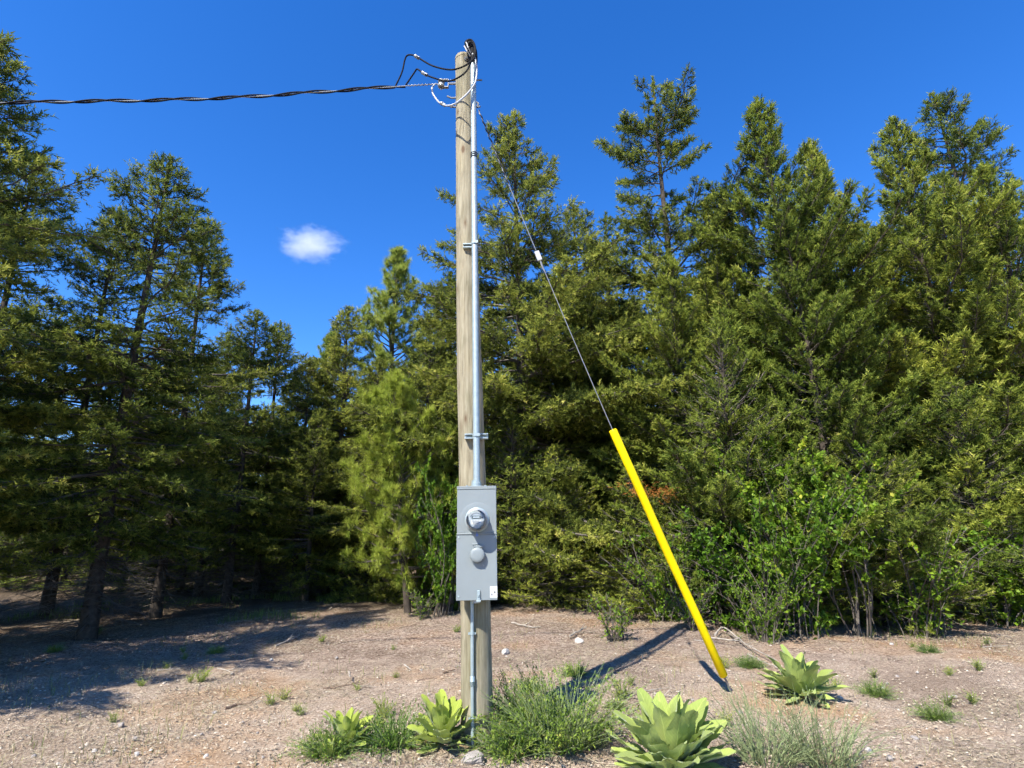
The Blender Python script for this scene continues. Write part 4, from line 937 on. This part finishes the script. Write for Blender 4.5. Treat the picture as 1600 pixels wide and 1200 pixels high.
# ================================================================== STONES, STICKS, LITTER
def rock_mesh(seed, mat, flat=.7):
    rng = np.random.default_rng(seed); n = 10; mb = MB(); prof = [(-math.cos(a), math.sin(a)) for a in np.linspace(.05, PI - .05, 8)]
    mb.lathe(prof, (0, 0, 0), (0, 0, 1), n); V = np.array(mb.v); d = unit(V)
    f = np.ones(len(V))
    for _ in range(9):
        ax = unit(rng.normal(0, 1, (1, 3))); f = np.minimum(f, rng.uniform(.62, .95) / np.maximum((d * ax).sum(1), .05)) if True else f
    V = d * np.minimum(f, 1.15)[:, None] * rng.uniform(.95, 1.05, (len(V), 1)) * np.array([1, .8, flat])
    me = bpy.data.meshes.new('stone'); me.from_pydata([tuple(v) for v in V], [], mb.f); me.update(); me.materials.append(mat); return me
RK = [rock_mesh(i, MT['rock']) for i in range(4)]; RW = [rock_mesh(10 + i, MT['wrock']) for i in range(3)]
def stone(me, loc, s, rz, label, group=None):
    o = link('stone', me); o.location = loc + Vector((0, 0, s * .25)); o.scale = (s, s, s); o.rotation_euler = (.2 * math.sin(rz * 7), .2 * math.cos(rz * 5), rz); tag(o, label, 'stone', group); return o
stone(RK[0], G(739, 1192), .085, .5, 'grey rock at the foot of the wooden pole')
stone(RW[0], G(790, 1022), .075, 1.5, 'white rock on the ground right of the pole')
stone(RW[1], G(905, 1004), .08, 2.5, 'pale jagged stone beside the shadowed litter')
stone(RK[1], G(725, 1192), .03, 2.5, 'small grey pebble left of the rock at the pole foot')
rng = np.random.default_rng(12)
for i in range(48):
    px = float(rng.uniform(20, 1580)); py = float(rng.uniform(995, 1195))
    stone((RK + RW)[int(rng.integers(0, 7))], G(px, py), float(rng.uniform(.014, .036)), float(rng.uniform(0, 6)), 'small loose stone lying on the gravel', 'small loose stones on the gravel')
def stick(pix, rad, mat, label, lift=.02, seed=0, forks=2, group=None):
    rng = random.Random(seed); pts = [G(x, y) + Vector((0, 0, lift + rng.uniform(0, lift))) for x, y in pix]; b = pts[0].copy()
    mb = MB(); sp = spline([p - b for p in pts], 14); sp = [p + Vector((rng.uniform(-1, 1), rng.uniform(-1, 1), rng.uniform(-.5, .5))) * rad * .7 for p in sp]
    mb.tube(sp, [rad * (1 - .6 * i / 14) for i in range(15)], 7)
    for _ in range(forks):
        k = rng.randrange(4, 12); d = (sp[k + 1] - sp[k]).normalized(); q = Vector((rng.uniform(-1, 1), rng.uniform(-1, 1), rng.uniform(.1, .7)))
        l = rng.uniform(.08, .25); mb.tube([sp[k], sp[k] + (d + q * .6).normalized() * l * .5, sp[k] + (d + q * .8).normalized() * l], [rad * .5, rad * .35, rad * .15], 5)
    o = mb.build('fallen_stick', MT[mat], None, smooth=True); o.location = b; tag(o, label, 'stick', group); return o
stick([(1118, 1000), (1130, 990), (1150, 1003), (1172, 1018), (1215, 1043)], .016, 'stick', 'bleached bent branch right of the yellow guard', .05, 1, 4)
stick([(1170, 1028), (1195, 1040), (1216, 1047)], .012, 'stick', 'short bleached stick near the right mullein', .02, 2, 1)
stick([(1110, 1003), (1145, 1010), (1160, 1008)], .012, 'stick', 'thin bleached twig under the shrub by the guard', .05, 3, 2)
stick([(800, 975), (830, 982), (845, 982)], .014, 'stick', 'pale stick on litter right of the pole', .02, 4, 2)
stick([(890, 1000), (903, 992), (918, 985)], .016, 'stick', 'bleached forked wood piece behind the white rock', .03, 5, 3)
stick([(1000, 966), (1040, 972), (1070, 962)], .018, 'stick', 'long pale branch below the low shrub left of guard', .05, 6, 3)
stick([(352, 1110), (372, 1104), (392, 1102)], .016, 'dstick', 'dark broken stick at the left on gravel', .015, 7, 1)
stick([(430, 1012), (455, 1003), (472, 992)], .014, 'stick', 'grey stick at the shadow edge on the left', .02, 8, 3)
stick([(545, 1060), (546, 1068)], .012, 'stick', 'short upright pale stub on the gravel left of the pole', .05, 9, 0)
stick([(632, 1041), (642, 1048)], .012, 'stick', 'small white wood chip left of the pole', .01, 10, 0)
stick([(505, 1078), (525, 1076), (560, 1070)], .010, 'dstick', 'thin dark twig lying in the litter left', .01, 11, 2)
stick([(693, 1053), (712, 1048)], .010, 'dstick', 'short dark twig left of the pole base', .01, 12, 1)
stick([(395, 912), (420, 916), (440, 928)], .05, 'stick', 'pale fallen log in the sun behind the left trunks', .08, 13, 3)
stick([(395, 935), (430, 922), (470, 926)], .03, 'stick', 'grey fallen bough behind the left trunks', .06, 14, 5)
rng = np.random.default_rng(21); 
for i in range(26):
    px = float(rng.uniform(40, 1560)); py = float(rng.uniform(955, 1090)); a = rng.uniform(-1, 1)
    stick([(px, py), (px + 14, py + 4 * a), (px + float(rng.uniform(20, 40)), py + 8 * a)], float(rng.uniform(.004, .009)), ('stick', 'dstick')[i % 2], 'small dry twig lying in the needle litter', .01, 100 + i, 2, 'small twigs in the litter')

# loose gravel: nobody could count it
def surf(x, y): return gz(x, y)
rng = np.random.default_rng(31); n = 60000
Y = 3.4 + 9.5 * rng.random(n) ** 1.7; X = rng.uniform(-1, 1, n) * (Y * 1.02 + .4); r = .004 + .013 * rng.random(n) ** 2.6
O = np.array([[1, 0, 0], [0, 1, 0], [-1, 0, 0], [0, -1, 0], [0, 0, 1.]]); OF = np.array([[0, 1, 4], [1, 2, 4], [2, 3, 4], [3, 0, 4]])
a = rng.random(n) * 6.28; sc3 = rng.uniform(.6, 1.3, (n, 5, 3)) * np.array([1.2, .9, .65]); V = O[None] * sc3
V = np.stack([V[..., 0] * np.cos(a)[:, None] - V[..., 1] * np.sin(a)[:, None], V[..., 0] * np.sin(a)[:, None] + V[..., 1] * np.cos(a)[:, None], V[..., 2]], -1) * r[:, None, None]
V += np.stack([X, Y, surf(X, Y) + r * .35 + .006 * rng.normal(0, 1, n)], -1)[:, None]
F = (OF[None] + np.arange(n)[:, None, None] * 5).reshape(-1, 3)
tag(link('gravel', np_mesh('gravel', V.reshape(-1, 3), F, np.repeat(np.clip(rng.normal(.47, .27, n), 0, 1), 5)), MT['gravel']), 'loose pinkish gravel scattered over the clearing', 'gravel', kind='stuff')
# fallen needles and chips
n = 130000; Y = 4.2 + 10.5 * rng.random(n) ** 1.05; X = rng.uniform(-1, 1, n) * (Y * 1.0 + .3)
kk = fbm(X, Y, 55, 4, .9) + .03 * (Y - 8) + rng.normal(0, .16, n) > .03; X = X[kk]; Y = Y[kk]; n = len(X)
a = rng.random(n) * 6.28; d = np.stack([np.cos(a), np.sin(a), rng.uniform(-.08, .25, n)], -1); sd = np.stack([-np.sin(a), np.cos(a), rng.uniform(-.5, .5, n)], -1)
A = np.stack([X, Y, surf(X, Y) + .012 + .004 * rng.random(n)], -1)
V, F = blades(A, d, rng.uniform(.03, .13, n), rng.uniform(.003, .007, n), sd)
tag(link('needle_litter', np_mesh('needle_litter', V, F, np.repeat(np.clip(rng.normal(.5, .33, n), 0, 1), 3)), MT['litter']), 'dry fallen needles and chips strewn on the ground', 'litter', kind='stuff')
# grass along the tree line
n = 30000; X = rng.uniform(-11, 11, n); Y = 10.2 + 6.5 * rng.random(n); k = fbm(X, Y, 77, 3, .6) + .05 * (Y - 12); keep = (k > .14) & (Y > 11.6); XY = np.stack([X, Y], -1)[keep]
V, F, q = grass_mesh(rng, XY, .20, .009, .9); tag(link('forest_grass', np_mesh('forest_grass', V, F, np.repeat(np.clip(rng.normal(.36, .22, q), 0, 1), 5)), MT['grass']), 'rough grass growing along the foot of the trees', 'grass', kind='stuff')
n = 5000; X = rng.uniform(-7, 7, n); Y = 4.3 + 6.5 * rng.random(n); k = fbm(X, Y, 91, 3, 1.3); keep = k > .16; XY = np.stack([X, Y], -1)[keep]
V, F, q = grass_mesh(rng, XY, .13, .005, .9); tag(link('dry_grass', np_mesh('dry_grass', V, F, np.repeat(np.clip(rng.normal(.8, .18, q), 0, 1), 5)), MT['grass']), 'sparse dry grass blades poking from the gravel', 'grass', kind='stuff')
